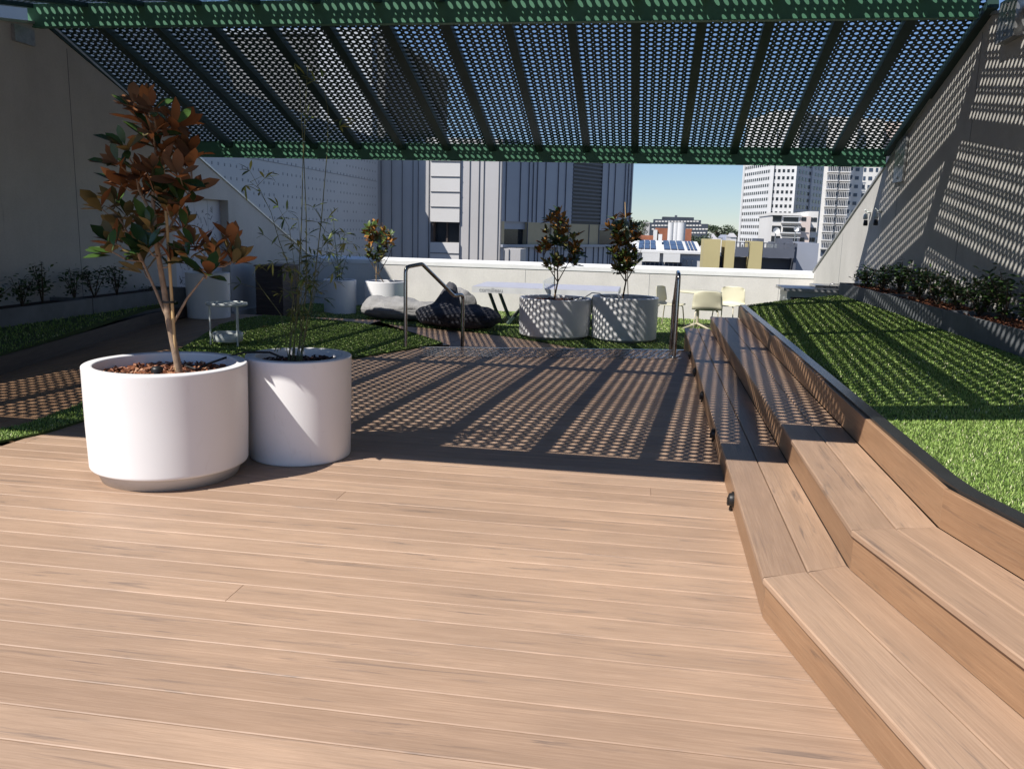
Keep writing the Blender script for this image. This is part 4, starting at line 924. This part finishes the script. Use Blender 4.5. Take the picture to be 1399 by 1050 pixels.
# apartment block with balconies
AD=150
ap=empty('apartment_block',G(1170,330,AD),'white apartment block with stacks of balconies right of the tower','building'); ap.location.z=-18
ax0,ax1,ax2,ax3=[PT(x,AD)[0] for x in (1120,1160,1200,1232)]
zt=G(1160,160,AD).z
m=MB(); m.hexa([(ax0,AD,-18),(ax1,AD,-18),(ax1,AD+25,-18),(ax0+6.5,AD+25,-18)],[(ax0,AD,zt),(ax1,AD,zt),(ax1,AD+25,zt),(ax0+6.5,AD+25,zt)]); m.box(ax1+.002,ax2,AD+2,AD+25,-18,zt); part(m,'block_body',M['apart'],ap)
m=MB(); m.box(ax2+.002,ax3+8,AD+5,AD+30,-18,zt); part(m,'pink_wing',M['pinkwall'],ap)
fl=(G(1160,230,AD).z-G(1160,330,AD).z)/8.6; it=[];z=-6
bc=[]
while z<G(1160,205,AD).z:
    for (u0,u1) in ((PT(1125,AD)[0],PT(1136,AD)[0]),(PT(1142,AD)[0],PT(1153,AD)[0])):
        it.append((V((u0+u1)/2,AD-.03,z+fl*.42),(u1-u0)/2,fl*.34,V(1,0,0),V(0,-1,0)))
        bc.append((u0-.15,u1+.15,z))
    for px in (1139,1157): it.append((V(PT(px,AD)[0],AD-.03,z+fl*.45),.22,fl*.22,V(1,0,0),V(0,-1,0)))
    for px in (1165,1183): it.append((V(PT(px,AD+2)[0],AD+1.97,z+fl*.45),.30,fl*.2,V(1,0,0),V(0,-1,0)))
    for px in (1175,1191): it.append((V(PT(px,AD+2)[0],AD+1.97,z+fl*.45),.18,fl*.22,V(1,0,0),V(0,-1,0)))
    for px in (1203,1209,1219,1225): it.append((V(PT(px,AD+5)[0],AD+4.97,z+fl*.45),.25,fl*.22,V(1,0,0),V(0,-1,0)))
    z+=fl
windows(ap,it,M['glassblue'])
for u0,u1,z in bc:
    if z<-1: continue
    m=MB(); m.box(u0,u1,AD-1.3,AD-.08,z-.12,z+.04); m.box(u0,u1,AD-1.3,AD-1.24,z+.95,z+1.02)
    x=u0
    while x<u1: m.box(x,x+.05,AD-1.3,AD-1.24,z+.04,z+.95); x+=.28
    part(m,'balcony',M['apart'],ap)
# mid rise
MD=105
mr_=empty('midrise_block',G(1085,330,MD),'pale mid rise flats with three balconies in front of the tower','building'); mr_.location.z=-18
u=[PT(x,MD)[0] for x in (1055,1068,1093,1108,1122)]; zt=G(1080,291,MD).z
m=MB(); m.box(u[0],u[3],MD,MD+12,-18,zt-.3); m.box(u[0]-.1,u[2],MD-.4,MD+12.2,zt-.298,zt); m.box(u[3]+.002,u[4],MD+2,MD+12,-18,zt+.3); part(m,'block_body',M['apart'],mr_)
m=MB(); m.box(u[2],u[3]-.02,MD-.03,MD-.002,-18,zt-.35); part(m,'pink_panel',M['pinkwall'],mr_)
it=[]; fh=(zt-G(1080,333,MD).z)/3
for k in range(4):
    z=zt-fh*(k+.55); it.append((V((u[1]+u[2])/2,MD-.03,z),(u[2]-u[1])/2-.2,fh*.3,V(1,0,0),V(0,-1,0))); it.append((V((u[0]+u[1])/2,MD-.03,z),.5,fh*.28,V(1,0,0),V(0,-1,0))); it.append((V((u[2]+u[3])/2-.2,MD-.05,z),.25,fh*.18,V(1,0,0),V(0,-1,0)))
    for q in (.3,.7): it.append((V(u[3]+(u[4]-u[3])*q,MD+1.97,z),.2,fh*.2,V(1,0,0),V(0,-1,0)))
windows(mr_,it,M['glassdark'])
for k in range(3):
    z=zt-fh*(k+1); m=MB(); m.box(u[1]-.1,u[2],MD-1.2,MD-.06,z,z+.14); m.box(u[1]-.1,u[2],MD-1.2,MD-1.14,z+.7,z+.78); part(m,'balcony',M['tower'],mr_)
# dark apartment complex, far
DD=230
dk=empty('dark_apartments',G(930,325,DD),'distant dark stepped apartment complex on the skyline','building'); dk.location.z=-18
def bxp(root,name,mat,px0,px1,pyt,Y,dep,zb=-18):
    a,b=PT(px0,Y)[0],PT(px1,Y)[0]; m=MB(); m.box(a,b,Y,Y+dep,zb,G((px0+px1)/2,pyt,Y).z); return part(m,name,mat,root)
bxp(dk,'lower_block',M['dkbuild'],888,968,305,DD,20); bxp(dk,'middle_block',M['dkbuild'],893,958,300,DD+3,16); bxp(dk,'upper_block',M['dkbuild'],905,948,296.5,DD+6,12); bxp(dk,'grey_wing',M['clad_lit'],879,889,303,DD+1,10); bxp(dk,'roof_plant',M['slate'],922,925,294,DD+7,3)
it=[]
for r_,(py,x0_,x1_) in enumerate(((308,892,960),(313,892,966),(318,945,966),(302.5,897,955))):
    x=x0_
    while x<x1_: c=G(x,py,DD-.05 if r_<3 else DD+2.95); it.append((c,.30,.16,V(1,0,0),V(0,-1,0))); x+=4.3
windows(dk,it,M['apart'],'balcony_edge')
# brick building
BD=95; bk=empty('brick_building',G(920,325,BD),'red brick building with pale flues beyond the solar roof','building'); bk.location.z=-18
bxp(bk,'brick_wall',M['brick'],873,898,322,BD+1,10); bxp(bk,'brick_wall',M['brick'],897,946,312,BD,10); bxp(bk,'parapet_trim',M['roofwhite'],894,899,314,BD-.3,5); 
for px,rr in ((917,.28),(924,.28),(931,.42)):
    p=G(px,304,BD-12); m=MB(); m.tube([(p.x,p.y,-18),(p.x,p.y,p.z)],rr,16); part(m,'flue',M['tower'],bk)
# solar roof building
SD=62; sr=empty('solar_roof_building',G(915,345,SD),'low building with solar panels and white blinds just past the parapet','building'); sr.location.z=-18
def zz(px,py,Y): return G(px,py,Y).z
a,b=PT(872,SD)[0],PT(962,SD)[0]
m=MB(); m.box(a-8,b,SD,SD+14,-18,zz(915,346,SD)); part(m,'walls',M['clad_white'],sr)
zr0,zr1=zz(915,344,SD)+.05,zz(915,329,SD+7)
m=MB(); m.hexa([(a-8,SD-.3,zr0-.15),(b,SD-.3,zr0-.15),(b,SD+7,zr1-.15),(a-8,SD+7,zr1-.15)],[(a-8,SD-.3,zr0),(b,SD-.3,zr0),(b,SD+7,zr1),(a-8,SD+7,zr1)]); part(m,'roof',M['roofwhite'],sr)
for p0_,p1_ in ((874,898),(908,936),(939,953)):
    x0_,x1_=PT(p0_,SD+3)[0],PT(p1_,SD+3)[0]; nC=3; 
    for k in range(nC):
        for j in range(2):
            m=MB(); c0=x0_+(x1_-x0_)*k/nC+.04; c1=x0_+(x1_-x0_)*(k+1)/nC-.04; y0=SD+.4+j*3.1; y1=y0+2.9; f=lambda y:zr0+(zr1-zr0)*(y-SD+.3)/7.3
            m.hexa([(c0,y0,f(y0)+.03),(c1,y0,f(y0)+.03),(c1,y1,f(y1)+.03),(c0,y1,f(y1)+.03)],[(c0,y0,f(y0)+.09),(c1,y0,f(y0)+.09),(c1,y1,f(y1)+.09),(c0,y1,f(y1)+.09)]); part(m,'solar_panel',M['pv'],sr)
bxp(sr,'roof_vent',M['roofwhite'],901,906,320,SD+4,1.5,zr0)
for p0_,p1_ in ((880,904),(909,932)):
    x0_,x1_=PT(p0_,SD)[0],PT(p1_,SD)[0]; m=MB(); m.box(x0_,x1_,SD-.35,SD-.2,zz(890,357,SD),zz(890,345.5,SD)); part(m,'white_blind',M['roofwhite'],sr)
x=PT(879,SD)[0]; xe=PT(955,SD)[0]; w=(xe-x)/12
for k in range(12):
    m=MB(); m.box(x+w*k+.05,x+w*(k+1)-.05,SD-.12,SD-.02,zz(890,368,SD),zz(890,357.5 if k<9 else 352,SD)); part(m,'window',M['glassblue'],sr)
# yellow fin building
YD=46; yb_=empty('yellow_fin_building',G(1020,350,YD),'building with yellow fins and dark glass balconies behind the parapet','building'); yb_.location.z=-18
bxp(yb_,'dark_core',M['slate'],986,1092,352,YD+1.2,10)
for p0_,p1_,t_ in ((964,987,327),(993.5,1007,329),(1027,1045,330)): bxp(yb_,'yellow_fin',M['tan'],p0_,p1_,t_,YD,2.4)
for p0_,p1_ in ((1007.5,1026),(1045.5,1089)):
    x0_,x1_=PT(p0_,YD)[0],PT(p1_,YD)[0]; z1,z0=zz(1030,331,YD),zz(1030,351,YD); m=MB(); m.box(x0_,x1_,YD-.05,YD+.0,z0,z0+.5)
    x=x0_
    while x<x1_: m.box(x,x+.05,YD-.06,YD-.01,z0+.5,z1); x+=(x1_-x0_)/3-.02
    m.box(x0_,x1_,YD-.06,YD-.01,z1-.05,z1); part(m,'balustrade',M['slate'],yb_)
    m=MB(); m.box(x0_+.1,x1_-.1,YD+.6,YD+1.1,z0,z0+.35); m.box(x0_+.3,(x0_+x1_)/2,YD+.7,YD+1.1,z0+.35,z0+.75); part(m,'terrace_clutter',M['galv'],yb_)
bxp(yb_,'roof_shelter',M['slate'],1068,1086,326,YD+3,2); bxp(yb_,'roof_shelter',M['slate'],1036,1046,326,YD+3,2)
bxp(yb_,'side_wall',M['clad_shade_blue'],1092,1122,332,YD+3,8); bxp(yb_,'side_wall',M['slate'],1089,1092.5,333,YD+.1,10)
for px,py,rr in ((1060,316,.19),(1087,314,.15)):
    p=G(px,py,YD+4); root=empty('satellite_dish',(p.x,p.y,zz(px,330,YD+4)),'round white satellite dish on the yellow fin building, %s'%('nearer the tower' if px<1070 else 'above the grey shelter'),'satellite dish','satellite dishes')
    m=MB(); d_=Vector((.2,-1,.35)).normalized(); u_=d_.cross(V(0,0,1)).normalized(); v_=u_.cross(d_)
    vs=[p+(u_*math.cos(t)+v_*math.sin(t))*q*rr+d_*(q*q*.12) for q in (.05,.5,1) for t in [2*math.pi*k/18 for k in range(18)]]
    m.add(vs,[(j*18+i,j*18+(i+1)%18,(j+1)*18+(i+1)%18,(j+1)*18+i) for j in range(2) for i in range(18)]); m.add([v-d_*.03 for v in vs],[(j*18+i,(j+1)*18+i,(j+1)*18+(i+1)%18,j*18+(i+1)%18) for j in range(2) for i in range(18)]); part(m,'dish',M['roofwhite'],root)
    m=MB(); m.tube([(p.x,p.y+.05,zz(px,333,YD+4)),(p.x,p.y+.05,p.z)],.03,6); part(m,'mast',M['galv'],root)
# distant trees
def far_tree(px,py,Y,w,h,label,seed):
    tr=random.Random(seed); p=G(px,py,Y); root=empty('distant_tree',(p.x,p.y,-18),label,'tree','trees on the skyline'); lm=MB(); st_=MB()
    c=Vector((p.x,p.y,p.z-h*.45)); st_.tube([(p.x,p.y,-18),(p.x,p.y,c.z)],[.6,.35],7)
    lobes=[(Vector((tr.uniform(-.5,.5)*w,tr.uniform(-.4,.4)*w,tr.uniform(-.3,.32)*h)),tr.uniform(.22,.34)) for _ in range(12)]
    for l,q in lobes:
        st_.tube([(p.x,p.y,c.z-h*.3),tuple(c+l*.8)],[.25,.08],5)
        for k in range(150):
            v=Vector((tr.gauss(0,1),tr.gauss(0,1),tr.gauss(0,1))).normalized()*(tr.random()**.4); pp=c+l+Vector((v.x*w*q,v.y*w*q,v.z*h*q*.8))
            a=Vector((tr.gauss(0,1),tr.gauss(0,1),tr.gauss(0,.6))).normalized(); b=a.cross(Vector((tr.gauss(0,1),tr.gauss(0,1),tr.gauss(0,1)))).normalized(); s_=w*.035*tr.uniform(.6,1.4)
            lm.add([pp-a*s_,pp+b*s_*.7,pp+a*s_,pp-b*s_*.7],[(0,1,2,3)],0,r=tr.random())
    part(st_,'trunk',M['barkdark'],root); part(lm,'crown',M['tree_far'],root)
far_tree(987,307.5,260,7.5,5.0,'broad dark tree on the skyline between the apartments and the tower',1)
far_tree(1006,313,262,3.2,3.0,'small dark tree beside the foot of the white tower',2)
far_tree(962,318,240,6,2.6,'low olive tree below the broad skyline tree',3)
far_tree(952,320,120,3.2,2.4,'low tree right of the pale flues',4)
far_tree(868,300,200,5,5,'tree half hidden behind the edge of the clad building',5)
# far rooftops strip towards the horizon
tr=random.Random(8); k=0
for px,py,w in ((976,321,8),(992,322,10),(1004,320,8),(1000,325,14),(980,326,10),(966,325,8)):
    Y=150+tr.uniform(0,40); a,b=PT(px-w/2,Y)[0],PT(px+w/2,Y)[0]; z=G(px,py,Y).z; m=MB(); c_=(a+b)/2
    root=empty('distant_house',(c_,Y,-18),['small pale roof left of the skyline trees','pale roof under the broad skyline tree','pale roof at the foot of the white tower','long low roof in front of the tower foot','low cream roof behind the yellow fins','grey roof right of the brick building'][k],'house','houses on the skyline')
    m.box(a,b,Y,Y+8,-18,z-.5); part(m,'walls',M['apart' if k%2 else 'clad_white'],root)
    m=MB(); m.hexa([(a-.1,Y-.2,z-.5),(b+.1,Y-.2,z-.5),(b+.1,Y+8,z-.5),(a-.1,Y+8,z-.5)],[(a+.2,Y+3.5,z+.2),(b-.2,Y+3.5,z+.2),(b-.2,Y+4.5,z+.2),(a+.2,Y+4.5,z+.2)]); part(m,'roof',M['clad_shade_blue' if k%2 else 'clad_lit'],root); k+=1
print('objects',len(bpy.data.objects))
